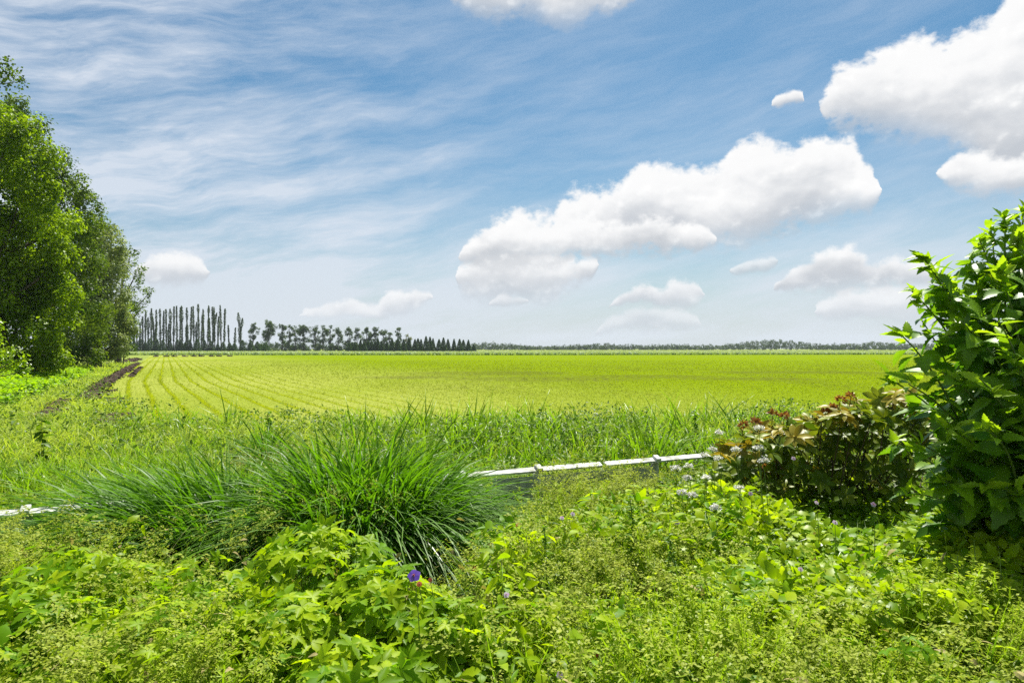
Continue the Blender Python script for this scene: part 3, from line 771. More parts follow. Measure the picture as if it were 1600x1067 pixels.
# meadow left of the field, and the weedy margin in front of it
g = Geo()
k = 95000
D = 7.5 * (75 / 7.5) ** U(0, 1, k); xx = -U(.15, 1.0, k) * D * .95
ok = (xx < -2.6 - .515 * D - .4) | ((D < 24) & (xx < field_line(D) - .1) & (U(0, 1, k) < .5)); D, xx = D[ok], xx[ok]; P = clear(np.stack([xx, D], 1), .6); P = P[notdirt(P)]; xx, D = P.T; k = len(D)
tone = vn(xx, D, .5, 3) * .7 + vn(xx, D, 2.2, 4) * .4
h = U(.16, .52, k) * (.45 + 1.0 * vn(xx, D, .8, 5))
blades(g, np.stack([xx, D, 0 * D], 1), rng.normal(size=(k, 3)) * A([.6, .6, 0]) + A([.05, 0, 1.]), h, .004 + .0010 * D, U(.2, 1.2, k), 3, np.clip(tone + rng.normal(0, .18, k), 0, 1))
k = 42000                                                        # low weeds where field and ditch meet
P = poly_sample([(-9.6, 8.2), (-12.5, 17.2), (-9.5, 16.0), (-4, 14.6), (3, 14.8), (9, 15.2), (16, 17), (16, 7), (2.4, 8.8), (-4.0, 6.2)], k); P = clear(P, .35); P = P[notdirt(P)]; k = len(P)
xx, D = P.T; tone = vn(xx, D, 1.1, 8) * .6 + .15
h = U(.18, .58, k) * (.4 + 1.1 * vn(xx, D, 1.4, 9)) * np.where(D > 13.5, .65, 1) * np.where(xx < -3, 1.0, 1.1)
blades(g, np.stack([xx, D, 0 * D], 1), rng.normal(size=(k, 3)) * A([.5, .5, 0]) + A([0, 0, 1.]), h, .005 + .0009 * D, U(.2, 1.2, k), 3, np.clip(tone + rng.normal(0, .2, k), 0, 1))
tag(g.build('meadow_grass', MEAD), kind='stuff')

# broad bladed grass standing in the ditch behind the rail
g = Geo()
def reed_tufts(poly, n, per, h0, h1, w, seedtone=1):
    C = clear(poly_sample(poly, n))
    for c in C:
        m = int(per * U(.5, 1.5)); b = np.concatenate([c + rng.normal(0, .10, (m, 2)), np.zeros((m, 1))], 1)
        tn = vn(c[0:1], c[1:2], 1.3, 15)[0]; hh = (h0 + (h1 - h0) * U(0, 1) ** 1.6) * (.7 + .5 * tn); sw = rng.normal(0, .22, 2)
        d = np.concatenate([rng.normal(0, .26, (m, 2)) + sw, np.ones((m, 1))], 1)
        blades(g, b, d, U(.55, 1.05, m) * hh, U(.7, 1.3, m) * w, U(.15, .95, m), 4, np.clip(U(-.1, .5) + .6 * tn + rng.normal(0, .15, m), 0, 1))
reed_tufts([(-2.6, 8.0), (-3.2, 12.5), (3, 14.0), (8, 14.5), (7.5, 9.6), (2.4, 8.9)], 560, 14, .55, 1.25, .024)
reed_tufts([(-9.0, 8.5), (-8.5, 12.2), (-3.2, 12.5), (-2.6, 7.4)], 170, 15, .4, .75, .015)
reed_tufts([(-4.4, 6.0), (-8, 8.0), (-6, 9.5), (-2.5, 8.2), (-1, 7.4)], 150, 16, .5, .8, .014)
reed_tufts([(-8.8, 13.2), (-3.5, 13.0), (8, 13.6), (15, 16.5), (9, 17.8), (0, 16.6), (-9.2, 16.8)], 210, 9, .25, .62, .014)
reed_tufts([(-8.8, 12.8), (8, 13.2), (14, 15.8), (0, 15.0), (-9.0, 15.0)], 80, 13, .5, 1.15, .018)
tag(g.build('ditch_grass', REED), kind='stuff')
g = Geo(); P = poly_sample([(-11.6, 17.2), (-13.2, 21.5), (-8.6, 17.2), (-6.0, 14.8), (0, 14.0), (9, 14.8), (16, 17.2), (15, 12.5), (0, 11), (-7, 11.5)], 15000); k = len(P); t_ = vn(P[:, 0], P[:, 1], 1.6, 95); P = P[t_ > U(.42, .9, k)]; k = len(P)   # grey green weeds creeping into the field edge
Q = np.concatenate([P, (U(.08, .42, k) * (.5 + .9 * vn(P[:, 0], P[:, 1], 1.3, 96)))[:, None]], 1); Xa, Ya, Za = frames(rng.normal(0, .6, (k, 3)) + A([0, 0, .9]), k); sz = U(.04, .09, k)[:, None]
g.inst(t_leaf(2, .25, curl=.3), Q, Xa * sz, Ya * sz, Za * sz, U(0, .7, k))
P = poly_sample([(-3.2, 8.2), (-4.5, 13.2), (2, 14.2), (10, 15), (8, 10), (2.4, 9.2)], 26000); k = len(P); t_ = vn(P[:, 0], P[:, 1], 1.5, 101); P = clear(P[t_ > U(.3, .8, k)], .9); k = len(P)   # leafy weeds among the ditch grass
Q = np.concatenate([P, (U(.10, .70, k) * (.5 + .6 * vn(P[:, 0], P[:, 1], 1.3, 102)))[:, None]], 1); Xa, Ya, Za = frames(rng.normal(0, .6, (k, 3)) + A([0, 0, .9]), k); sz = U(.035, .085, k)[:, None]
g.inst(t_leaf(2, .22, curl=.3), Q, Xa * sz, Ya * sz, Za * sz, U(-.3, .8, k))
P = poly_sample([(-4.6, 6.4), (-9.5, 8.5), (-14, 17), (-20, 30), (-15.5, 27), (-10, 16), (-5, 12.5), (-3, 9)], 9000); k = len(P); t_ = vn(P[:, 0], P[:, 1], 1.9, 97); P = clear(P[t_ > U(.45, .85, k)], .5); k = len(P)
Q = np.concatenate([P, (U(.08, .45, k) * (.5 + .9 * vn(P[:, 0], P[:, 1], 1.3, 98)))[:, None]], 1); Xa, Ya, Za = frames(rng.normal(0, .6, (k, 3)) + A([0, 0, .9]), k); sz = U(.04, .11, k)[:, None]
g.inst(t_leaf(2, .22, curl=.3), Q, Xa * sz, Ya * sz, Za * sz, U(0, .7, k)); tag(g.build('edge_weeds', leafmat('edge_weed', (.045, .095, .008), (.19, .25, .04), trans=.42, gloss=.2)), kind='stuff')

# nettles and tall herbs under the left trees
LEAF8 = t_leaf(3, .27, .12, curl=.35)
g = Geo()
k = 5200; D = U(19, 50, k); xx = -D * U(.55, 1.0, k)
lim = -2.6 - .515 * D - 1.2 - .02 * D
ok = xx < lim; D, xx = D[ok], xx[ok]; k = len(D); h = U(.8, 1.35, k) * (.65 + .6 * vn(xx, D, .5, 21)) * np.clip((lim[ok] - xx) / 3.0, .35, 1)
for lv in range(9):
    s = .25 + .75 * lv / 8; m = 3; P = np.repeat(np.stack([xx, D, h * s], 1), m, 0) + rng.normal(0, .05, (k * m, 3))
    yaw = U(0, 6.28, k * m); d = np.stack([np.cos(yaw), np.sin(yaw), -.1 + .5 * (s > .9) + 0 * yaw], 1)
    Xa, Ya, Za = frames(rng.normal(0, .35, (k * m, 3)) + A([0, 0, 1.]), k * m, d); sz = (U(.14, .26, k * m) * (1.15 - .4 * s))[:, None]
    g.inst(LEAF8, P, Xa * sz, Ya * sz, Za * sz, np.clip(np.repeat(vn(xx, D, .9, 22), m) * .7 + rng.normal(.15, .2, k * m), 0, 1))
tag(g.build('nettles', NETT), kind='stuff')

# ---- the low white fence, most of it swallowed by the plants
PAINT = plainmat('white_paint', (.22, .23, .16), (.72, .72, .70), 8., .7, .1, .2)
PANEL = plainmat('weathered_panel', (.28, .29, .22), (.44, .44, .36), 5., .7, .2, .3, stretch=(3, 3, .8))
zr = .43
pa, pb = gp(-60, 808, zr), gp(1108, 711.5, zr); ax = unit(pb - pa); ln_ = np.linalg.norm(pb - pa); bk = unit(np.cross(A([0, 0, 1.]), ax))
if bk[1] < 0: bk = -bk
fence = thing('fence', 'low white fence with a flat top rail sunk in the tall weeds', 'fence', (*((pa + pb) / 2)[:2], 0))
tilt = unit(A([0, 0, 1.]) - bk * .42); bkt = np.cross(tilt, ax); bkt = bkt if bkt[1] > 0 else -bkt
cuts = [0, .325, .635, .765, .955, 1.0]
for a0, a1 in ((0, .79), (.797, 1.0)):
    g = Geo(); box(g, pa + ax * ln_ * (a0 + a1) / 2, ax * ln_ * (a1 - a0) / 2, bkt * .042, tilt * .011, bev=.004); g.build('top_rail', PAINT, fence, flat=True)
def along(px):                                                  # distance along the rail under a photo column
    lo, hi = 0., ln_
    for _ in range(40):
        m_ = (lo + hi) / 2; q = pa + ax * m_
        if CX + q[0] / q[1] * F < px: lo = m_
        else: hi = m_
    return lo
for px in (40, 240, 480, 722, 841, 1026):
    q = pa + ax * along(px); g = Geo()
    box(g, q * A([1, 1, 0]) + A([0, 0, zr / 2 - .03]) + bk * .035, ax * .035, bk * .030, A([0, 0, zr / 2 - .005]), bev=.005)
    post = g.build('post', PAINT, fence, flat=True)
    g = Geo(); box(g, q + tilt * .024, ax * .032, bkt * .045, tilt * .016, bev=.004); g.build('cap', PAINT, post, flat=True)
for a0, a1 in ((0, 705), (775, 838), (845, 1020)):
    s0, s1 = along(a0), along(a1); q = pa + ax * (s0 + s1) / 2
    g = Geo(); box(g, q * A([1, 1, 0]) + A([0, 0, .19]) - bk * .018, ax * (s1 - s0) / 2, bk * .008, A([0, 0, .18]), bev=.003); g.build('panel', PANEL, fence, flat=True)
q = pa + ax * along(768); g = Geo(); box(g, q * A([1, 1, 0]) + A([0, 0, .2]) - bk * .034, ax * .014, bk * .012, A([.02, 0, .19]), bev=.003); g.build('brace', PAINT, fence, flat=True)
q = pa + ax * along(755); g = Geo(); box(g, q * A([1, 1, 0]) + A([0, 0, .16]) + bk * .02, ax * .02, bk * .012, A([-.02, 0, .16]), bev=.003); g.build('strut', PANEL, fence, flat=True)

# ---- big drooping sedge tussocks
def tussock(c, R, h, n, label, fall=0.0, lean=(0, 0), w=.021):
    c = A([*c[:2], 0.]); o = thing('sedge_tussock', label, 'grass clump', c, 'sedge tussocks in front of the fence')
    g = Geo(); n = int(n * .62)
    a = U(0, 6.28, n); r = np.sqrt(U(0, 1, n)); b = np.stack([np.cos(a), np.sin(a), 0 * a], 1) * (r * R)[:, None] + c
    out = np.stack([np.cos(a), np.sin(a), 0 * a], 1) * (r * .36)[:, None] + rng.normal(0, .16, (n, 3)) * A([1, 1, 0]) + A([lean[0], lean[1], 0])
    d = out + A([0, 0, 1.])
    L = h * U(.70, 1.32, n) * (1.10 - .25 * r ** 2)
    blades(g, b, d, L, U(.7, 1.35, n) * w, U(.45, 1.55, n) * (.55 + .75 * r) + fall * U(0, 1, n), 8, np.clip(rng.normal(.45, .25, n), 0, 1), turn=.7, bend=2.3)
    g.build('leaf_blades', SEDGE, o)
    g = Geo(); k = 260; a = U(0, 6.28, k); b = np.stack([np.cos(a), np.sin(a), 0 * a], 1) * (np.sqrt(U(0, 1, k)) * R * .7)[:, None] + c   # last year's dead blades at the foot
    blades(g, b, rng.normal(0, .8, (k, 3)) * A([1, 1, 0]) + A([0, 0, .7]), U(.25, .6, k), .008, U(.6, 1.5, k), 4, U(0, 1, k)); k = 90; a = U(0, 6.28, k); b = np.stack([np.cos(a), np.sin(a), 0 * a], 1) * (np.sqrt(U(0, 1, k)) * R)[:, None] + c; blades(g, b, rng.normal(0, .35, (k, 3)) * A([1, 1, 0]) + A([lean[0], lean[1], 1.]), h * U(.6, 1.1, k), .007, U(.8, 1.9, k), 6, U(.5, 1, k)); g.build('dead_blades', STRAW, o)
    return o
tussock(gp(572, 868), .68, 1.22, 5200, 'largest dark green sedge tussock, left of the open end of the white rail', lean=(.02, -.02))
tussock(gp(455, 850), .45, .80, 1700, 'middle, lower sedge tussock between the largest one and the one leaning left', lean=(-.10, 0))
tussock(gp(330, 872), .56, 1.0, 3000, 'dark sedge tussock leaning left, its dark foot open to the camera', lean=(-.22, 0))
tussock(gp(215, 862), .58, .96, 2600, 'leftmost sedge tussock with blades drooping left over the rail', fall=.45, lean=(-.36, -.08))
tussock(gp(706, 872), .26, .92, 800, 'small pale sedge tuft arching right beside the rail end', fall=.5, lean=(.22, -.12), w=.009)
tussock(wp(415, 735, 9.6), .20, .98, 260, 'upright dark grass tuft at the field edge, above the middle tussock', w=.013)

# ---- carpet of small leaves and short grass that hides the soil
g = Geo()
FG = [(-420, 1300), (-420, 800), (700, 735), (1200, 700), (2300, 740), (2500, 1300)]
P = region(FG, .15, 62000); k = len(P); t_ = vn(P[:, 0], P[:, 1], 2.2, 31)
Q = np.concatenate([P, (U(.03, .30, k) * (.5 + .9 * t_))[:, None]], 1)
Xa, Ya, Za = frames(rng.normal(0, .5, (k, 3)) + A([0, 0, 1.]), k); s = U(.03, .075, k)[:, None]
g.inst(t_leaf(2, .3, curl=.3), Q, Xa * s, Ya * s, Za * s, np.clip(t_ + rng.normal(0, .22, k), 0, 1))
tag(g.build('low_cover', COVER), kind='stuff')
g = Geo(); P = region(FG, .15, 36000); k = len(P)
blades(g, np.concatenate([P, np.zeros((k, 1))], 1), rng.normal(size=(k, 3)) * A([.5, .5, 0]) + A([0, 0, 1.]), U(.18, .5, k), U(.003, .007, k), U(.2, 1.2, k), 4, np.clip(vn(P[:, 0], P[:, 1], 1.7, 33) + rng.normal(0, .2, k), 0, 1))
tag(g.build('short_grass', MEAD), kind='stuff')

# airy flowering grass in front of the rail, at the left and between the leafy clumps
PAN = [t_panicle(s, U(.15, .7), int(U(18, 28)), U(.07, .13)) for s in range(8)]
g = Geo()
def panicles(poly, z, n, h0, h1, patch=(2., 41), thr=.0):
    P = region(poly, z, n); keep = vn(P[:, 0], P[:, 1], *patch) > U(.15, .62, len(P)); P = gap(P[keep], .45); k = len(P); w = rng.integers(0, len(PAN), k)
    for i, tm in enumerate(PAN):
        q = P[w == i]; m = len(q)
        if not m: continue
        Xa, Ya, Za = frames(rng.normal(0, .16, (m, 3)) + A([0, 0, 1.]), m); h = U(h0, h1, m)[:, None]
        g.inst(tm, np.concatenate([q, np.zeros((m, 1))], 1), Xa * h, Ya * h, Za * h, U(0, 1, m))
panicles([(745, 800), (780, 768), (1060, 742), (1120, 790), (1060, 900), (820, 900)], .4, 360, .50, .84)
panicles([(740, 900), (1080, 860), (1250, 950), (1300, 1120), (760, 1120)], .4, 230, .40, .76)
panicles([(-60, 880), (150, 800), (330, 900), (340, 1000), (280, 1150), (-100, 1150)], .4, 110, .45, .76)
panicles([(330, 890), (520, 800), (720, 860), (740, 920), (560, 850), (400, 880)], .3, 120, .55, .85)
panicles([(100, 900), (300, 930), (420, 960), (400, 1100), (220, 1100)], .35, 120, .40, .66)
panicles([(1080, 980), (1700, 980), (1700, 1200), (1000, 1200)], .35, 190, .35, .55)
panicles([(760, 900), (1250, 900), (1480, 1000), (1480, 1160), (760, 1160)], .45, 140, .60, .88)
panicles([(-60, 930), (330, 900), (420, 1000), (420, 1160), (-60, 1160)], .45, 55, .6, .85)
panicles([(862, 800), (862, 762), (1060, 742), (1085, 780)], .45, 260, .50, .66, thr=0)
panicles([(-100, 900), (-100, 830), (130, 815), (160, 900)], .45, 120, .5, .75)
tag(g.build('flowering_grass', DRYG), kind='stuff')

# mixed broad leaved weeds scattered through the grass
LANCE = [t_leaf(4, .13, .06, fold=.15, curl=c, peak=.4) for c in (.3, .6)] + [t_leaf(4, .24, .1, fold=.1, curl=.4)]
SMALLP = [t_palm(5, .8, 2.15, 20 + s, .45) for s in range(3)]
g = Geo()
def weeds(poly, z, n, h0, h1, size, tms, seed, thr=.45):
    P = region(poly, z, n); t_ = vn(P[:, 0], P[:, 1], 3.0, seed); P = gap(P[t_ > thr]); k = len(P)
    Q = np.concatenate([P, ((h0 + (h1 - h0) * vn(P[:, 0], P[:, 1], 2.1, seed + 1)) * U(.5, 1.1, k))[:, None]], 1); w = rng.integers(0, len(tms), k); tn = vn(P[:, 0], P[:, 1], 4.5, seed + 2)
    for i, tm in enumerate(tms):
        q = w == i; m = q.sum(); Xa, Ya, Za = frames(rng.normal(0, .5, (m, 3)) + A([0, -.1, 1.]), m); s_ = (U(.6, 1.3, m) * size)[:, None]
        g.inst(tm, Q[q], Xa * s_, Ya * s_, Za * s_, np.clip(tn[q] * .8 + rng.normal(.1, .25, m), 0, 1))
MIDR = [(745, 830), (1120, 770), (1200, 960), (1080, 1250), (740, 1250)]; CORN = [(-120, 860), (150, 810), (420, 960), (420, 1250), (-140, 1250)]; RIGHT = [(1040, 960), (1500, 900), (1750, 900), (1750, 1250), (1000, 1250)]
weeds(MIDR, .40, 3000, .30, .62, .100, LANCE, 71, .42); weeds(CORN, .35, 2200, .26, .56, .095, LANCE, 74, .4); weeds(RIGHT, .35, 1900, .24, .50, .085, LANCE, 77, .45)
weeds(MIDR, .40, 1100, .26, .54, .052, SMALLP, 81, .5); weeds(CORN, .35, 1300, .26, .54, .055, SMALLP, 84); weeds(RIGHT, .35, 500, .22, .46, .05, SMALLP, 87, .5)
weeds([(330, 860), (520, 800), (740, 850), (740, 930), (560, 860), (400, 890)], .25, 260, .10, .40, .09, LANCE, 91, .3)
tag(g.build('mixed_weeds', GERA), kind='stuff')
g = Geo()
for c in poly_sample([gp(px, py, .35)[:2] for px, py in MIDR + []], 300):
    m = int(U(5, 13)); b = np.concatenate([c + rng.normal(0, .04, (m, 2)), np.zeros((m, 1))], 1); blades(g, b, np.concatenate([rng.normal(0, .25, (m, 2)), np.ones((m, 1))], 1), U(.35, .72, m), U(.004, .009, m), U(.2, 1.1, m), 5, U(0, 1, m))
for c in poly_sample([gp(px, py, .35)[:2] for px, py in CORN], 240):
    m = int(U(5, 13)); b = np.concatenate([c + rng.normal(0, .04, (m, 2)), np.zeros((m, 1))], 1); blades(g, b, np.concatenate([rng.normal(0, .28, (m, 2)), np.ones((m, 1))], 1), U(.35, .72, m), U(.004, .009, m), U(.2, 1.2, m), 5, U(0, 1, m))
for c in poly_sample([gp(px, py, .3)[:2] for px, py in ((85, 840), (330, 835), (330, 806), (85, 812))], 46):
    m = 9; b = np.concatenate([c + rng.normal(0, .04, (m, 2)), np.zeros((m, 1))], 1); blades(g, b, np.concatenate([rng.normal(0, .2, (m, 2)) + A([-.35, 0]), np.ones((m, 1))], 1), U(.45, .78, m), U(.005, .010, m), U(.4, 1.3, m), 5, U(0, 1, m))
tag(g.build('loose_grass', REED), kind='stuff')

# last year's dead stems and blades, tangled through it all
g = Geo(); P = gap(region([(-100, 850), (760, 820), (1250, 860), (1650, 930), (1750, 1200), (-120, 1200)], .35, 900)); k = len(P)
blades(g, np.concatenate([P, U(.0, .25, (k, 1))], 1), rng.normal(size=(k, 3)) * A([.7, .7, 0]) + A([0, 0, .8]), U(.2, .55, k), U(.003, .007, k), U(.3, 1.5, k), 4, U(0, 1, k))
Q = np.concatenate([P[:420], U(.2, .5, (min(420, k), 1))], 1); m = len(Q); Xa, Ya, Za = frames(rng.normal(0, .6, (m, 3)) + A([0, 0, .8]), m); sz = U(.03, .07, m)[:, None]
g.inst(t_leaf(3, .25, curl=.8), Q, Xa * sz, Ya * sz, Za * sz, U(0, .6, m)); tag(g.build('dead_stems', STRAW), kind='stuff')
g = Geo()                                                        # taller grass tufts that break up the surface
for c in gap(poly_sample([gp(px, py, .35)[:2] for px, py in [(740, 850), (1150, 790), (1500, 940), (1600, 1150), (740, 1150)]], 70)):
    m = int(U(8, 20)); b = np.concatenate([c + rng.normal(0, .05, (m, 2)), np.zeros((m, 1))], 1); blades(g, b, np.concatenate([rng.normal(0, .2, (m, 2)), np.ones((m, 1))], 1), U(.5, .92, m), U(.005, .010, m), U(.2, 1.0, m), 6, U(0, 1, m))
tag(g.build('tall_grass', REED), kind='stuff')

# bedstraw: a mesh of whorled stems over the right and middle foreground
BED = [t_bedstraw(s, 12, U(.085, .13)) for s in range(6)]
g = Geo()
def bedstraw(poly, z, n, h0, h1, tilt=.35):
    P = region(poly, z, n); t_ = vn(P[:, 0], P[:, 1], 3.2, 51); P = gap(P[t_ > U(.12, .55, n)]); n = len(P); t_ = vn(P[:, 0], P[:, 1], 3.2, 51); w = rng.integers(0, len(BED), n)
    for i, tm in enumerate(BED):
        q = P[w == i]; m = len(q)
        Xa, Ya, Za = frames(rng.normal(0, tilt, (m, 3)) + A([0, 0, 1.]), m); h = (U(h0, h1, m) * (.45 + 1.0 * t_[w == i]))[:, None]
        g.inst(tm, np.concatenate([q, np.zeros((m, 1))], 1), Xa * h, Ya * h, Za * h, np.clip(t_[w == i] * .6 + U(0, .5, m), 0, 1))
bedstraw([(1030, 1030), (1250, 1000), (1480, 945), (1720, 900), (1750, 1260), (980, 1260)], .35, 3600, .28, .50)
bedstraw([(770, 900), (1050, 850), (1120, 960), (1060, 1250), (740, 1250), (800, 1000)], .35, 1700, .22, .42)
bedstraw([(760, 850), (830, 790), (1090, 760), (1130, 860), (900, 930)], .35, 900, .28, .46)
bedstraw([(-80, 900), (120, 860), (330, 990), (330, 1250), (-120, 1250)], .35, 520, .24, .42)
bedstraw([(330, 960), (420, 900), (380, 1100), (260, 1100)], .3, 260, .25, .42)
tag(g.build('bedstraw', BEDS), kind='stuff')

# ground elder: bright leafy carpet at the right, mounding towards the shrub
g = Geo()
ELD = [merge([place(t_leaf(4, .30, .14, curl=c), a, p, s, (o * math.cos(a), o * math.sin(a), .02)) for a, p, s, o in ((0, .1, .62, .34), (1.15, .15, .5, .22), (-1.15, .15, .5, .22))] +
             [(A([[0, 0, 0], [.34, .012, .02], [.34, -.012, .02]]), A([[0, 1, 2]]), A([0., 0, 0]))]) for c in (.2, .4, .55)]
def elder(poly, z, n, h0, h1, size, mat_r=(0, 1)):
    P = gap(region(poly, z, n)); n = len(P); w = rng.integers(0, 3, n); t_ = vn(P[:, 0], P[:, 1], 2.4, 61)
    Q = np.concatenate([P, ((h0 + (h1 - h0) * t_) * U(.45, 1.05, n) ** .7)[:, None]], 1)
    for i, tm in enumerate(ELD):
        q = Q[w == i]; m = len(q)
        Xa, Ya, Za = frames(rng.normal(0, .52, (m, 3)) + A([0, -.1, 1.]), m); s = U(.65, 1.25, m)[:, None] * size
        g.inst(tm, q, Xa * s, Ya * s, Za * s, np.clip(.25 + .5 * t_[w == i] + rng.normal(0, .22, m), 0, 1))
elder([(1060, 800), (1120, 745), (1290, 740), (1440, 780), (1600, 860), (1520, 985), (1180, 985), (1080, 920)], .42, 7200, .32, .60, .135)
elder([(1040, 760), (1130, 715), (1200, 745), (1180, 900), (1060, 900)], .4, 900, .30, .55, .10)
elder([(770, 830), (850, 800), (1060, 820), (1050, 900), (800, 930)], .33, 420, .22, .40, .10)
elder([(780, 980), (900, 930), (1050, 960), (1080, 1120), (780, 1120)], .3, 420, .15, .32, .10)
elder([(-60, 900), (80, 830), (300, 980), (300, 1150), (-80, 1150)], .3, 700, .15, .36, .10)
tag(g.build('ground_elder', ELDERG), kind='stuff')

# ---- leafy geranium clumps
PAL = [t_palm(5, 1.0, 2.15, s, .46) for s in range(5)]
def clump(px, py, D, R, h, n, size, label, mat=None):
    c = wp(px, py, D); c[2] = 0
    o = thing('geranium_plant', label, 'leafy plant', c, 'leafy geraniums in the foreground'); g = Geo()
    a = U(0, 6.28, n); r = np.sqrt(U(0, 1, n)); dome = np.sqrt(np.maximum(0, 1 - (r * .96) ** 2))
    z = h * (.30 + .70 * dome) * np.where(U(0, 1, n) < .68, U(.86, 1.05, n), U(.35, .85, n))
    P = c + np.stack([np.cos(a) * r * R, np.sin(a) * r * R, z], 1)
    outw = np.stack([np.cos(a), np.sin(a), 0 * a], 1)
    nr = outw * (r * .75)[:, None] + rng.normal(0, .38, (n, 3)) + A([0, -.1, 1.0]); w = rng.integers(0, len(PAL), n)
    fw = outw + rng.normal(0, .5, (n, 3))
    Xa, Ya, Za = frames(nr, n, fw); s = (U(.55, 1.2, n) * size)[:, None]; tone = np.clip(rng.normal(.5, .27, n), 0, 1)
    for i, tm in enumerate(PAL):
        q = w == i; g.inst(tm, P[q], Xa[q] * s[q], Ya[q] * s[q], Za[q] * s[q], tone[q])
    g.build('leaves', mat or GERA, o)
    g = Geo(); m = n // 4; q = rng.integers(0, n, m)
    for j in q: tube(g, curve(c + A([*rng.normal(0, R * .25, 2), 0]), P[j] + A([0, 0, -.01]), outw[j] * .02, 5), [.0035, .003, .0028, .0025, .002], 4)
    g.build('stems', STEM, o); return o
clump(500, 930, 3.85, .44, .66, 300, .080, 'tall leafy geranium at the upper left of the purple flower')
clump(590, 980, 3.35, .42, .58, 330, .082, 'broad leafy geranium just below the purple flower')
clump(440, 1000, 3.15, .36, .52, 240, .080, 'leafy geranium at bottom left of the central clump, beside pale flowering grass')
clump(690, 1010, 3.15, .30, .50, 200, .082, 'leafy geranium at the right edge of the central clump')
clump(560, 1060, 2.75, .36, .46, 260, .085, 'lowest leafy geranium, at the bottom edge below the purple flower')
clump(360, 1060, 2.8, .26, .38, 130, .075, 'small leafy geranium at the bottom edge left of the central clump')
clump(115, 930, 3.7, .42, .58, 330, .074, 'leafy geranium at left under the leaning sedge')
clump(30, 985, 3.2, .38, .54, 280, .076, 'leafy geranium in the lower left corner region, above the corner grass')
clump(205, 990, 3.2, .30, .48, 190, .074, 'small leafy geranium between the left corner and the pale grass')

# ---- the big leaved shrub at the right edge
BIG = [t_leaf(9, .30, .16, fold=.22, curl=c, peak=.30, stalk=.14) for c in (.25, .45, .65)]
YNG = [t_leaf(6, .20, .14, fold=.3, curl=c, peak=.32) for c in (.1, .3)]
sh0 = wp(1590, HY, 4.75); sh0[2] = 0
shrub = thing('shrub', 'big leaved bright green shrub towering at the right edge', 'shrub', sh0)
TIPS = [(1548, 352, 4.3), (1585, 372, 4.0), (1515, 402, 4.2), (1462, 425, 4.0), (1600, 325, 4.4), (1425, 455, 4.0), (1625, 350, 4.2), (1530, 430, 4.3), (1570, 335, 4.2), (1600, 350, 4.5), (1530, 372, 4.1), (1445, 405, 3.9), (1485, 440, 4.1), (1560, 420, 3.8), (1620, 400, 4.0), (1650, 330, 4.6), (1405, 520, 3.8), (1440, 500, 4.2), (1500, 500, 3.7), (1560, 500, 3.5), (1385, 590, 3.9), (1420, 600, 3.7), (1470, 580, 3.6), (1530, 590, 3.4), (1590, 560, 3.5), (1390, 690, 4.0), (1430, 690, 3.7), (1480, 670, 3.5), (1540, 670, 3.3), (1600, 650, 3.4), (1420, 770, 3.9), (1470, 750, 3.7), (1530, 760, 3.5), (1590, 770, 3.4), (1660, 480, 3.8), (1680, 600, 3.7), (1700, 740, 3.6), (1640, 700, 3.5), (1480, 480, 4.8), (1540, 450, 4.9), (1600, 450, 5.0), (1450, 640, 4.7), (1520, 700, 4.8), (1600, 800, 4.6), (1500, 800, 4.2), (1660, 420, 5.0), (1570, 830, 3.8), (1455, 820, 3.9)]
gl, gy, gs = Geo(), Geo(), Geo()
for q, (px, py, D) in enumerate(TIPS):
    D += .45; e = wp(px, py, D); b = sh0 + A([*rng.normal(0, .12, 2), 0.]); Ls = np.linalg.norm(e - b)
    C = curve(b, e, A([(e[0] - b[0]) * -.10, (e[1] - b[1]) * .12, .07 * Ls + .06]), 13); tube(gs, C, np.linspace(.012, .004, 13), 6)
    sp = np.linspace(0, 1, 13); top = py < 480
    m = int(Ls * (15 if top else 11)); s = U(.22, .96, m) ** .8
    P = np.stack([np.interp(s, sp, C[:, i]) for i in range(3)], 1)
    yaw = U(0, 6.28, m); d = np.stack([np.cos(yaw), np.sin(yaw), .25 - .55 * (1 - s) + rng.normal(0, .25, m)], 1); d = d + unit(e - b) * (s ** 3)[:, None] * .7
    Xa, Ya, Za = frames(rng.normal(0, .35, (m, 3)) + A([0, -.12, 1.]), m, unit(d)); sz = (U(.75, 1.2, m) * np.interp(s, [0, .5, .85, 1], [.27, .28, .21, .12]) * (.86 if top else 1))[:, None]
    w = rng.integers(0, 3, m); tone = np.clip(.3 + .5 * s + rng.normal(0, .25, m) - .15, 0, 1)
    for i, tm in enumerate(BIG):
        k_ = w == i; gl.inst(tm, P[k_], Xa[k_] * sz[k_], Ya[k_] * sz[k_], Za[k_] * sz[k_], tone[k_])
    m = 16 if top else 9                                          # young pointed leaves crowd the tip
    dirn = unit(C[-1] - C[-3]); d = unit(dirn * .9 + A([0, 0, .5]) + rng.normal(0, .55, (m, 3)))
    Pt = e - dirn * U(0, .16, m)[:, None] + rng.normal(0, .012, (m, 3))
    Xa, Ya, Za = frames(rng.normal(0, .6, (m, 3)) + A([0, 0, .8]), m, d); sz = U(.06, .15, m)[:, None]; w = rng.integers(0, 2, m); tone = U(.2, 1, m)
    for i, tm in enumerate(YNG):
        k_ = w == i; gy.inst(tm, Pt[k_], Xa[k_] * sz[k_], Ya[k_] * sz[k_], Za[k_] * sz[k_], tone[k_])
gl.build('leaves', SHRUB, shrub); gy.build('young_leaves', SHOOT, shrub); gs.build('stems', STEM, shrub)

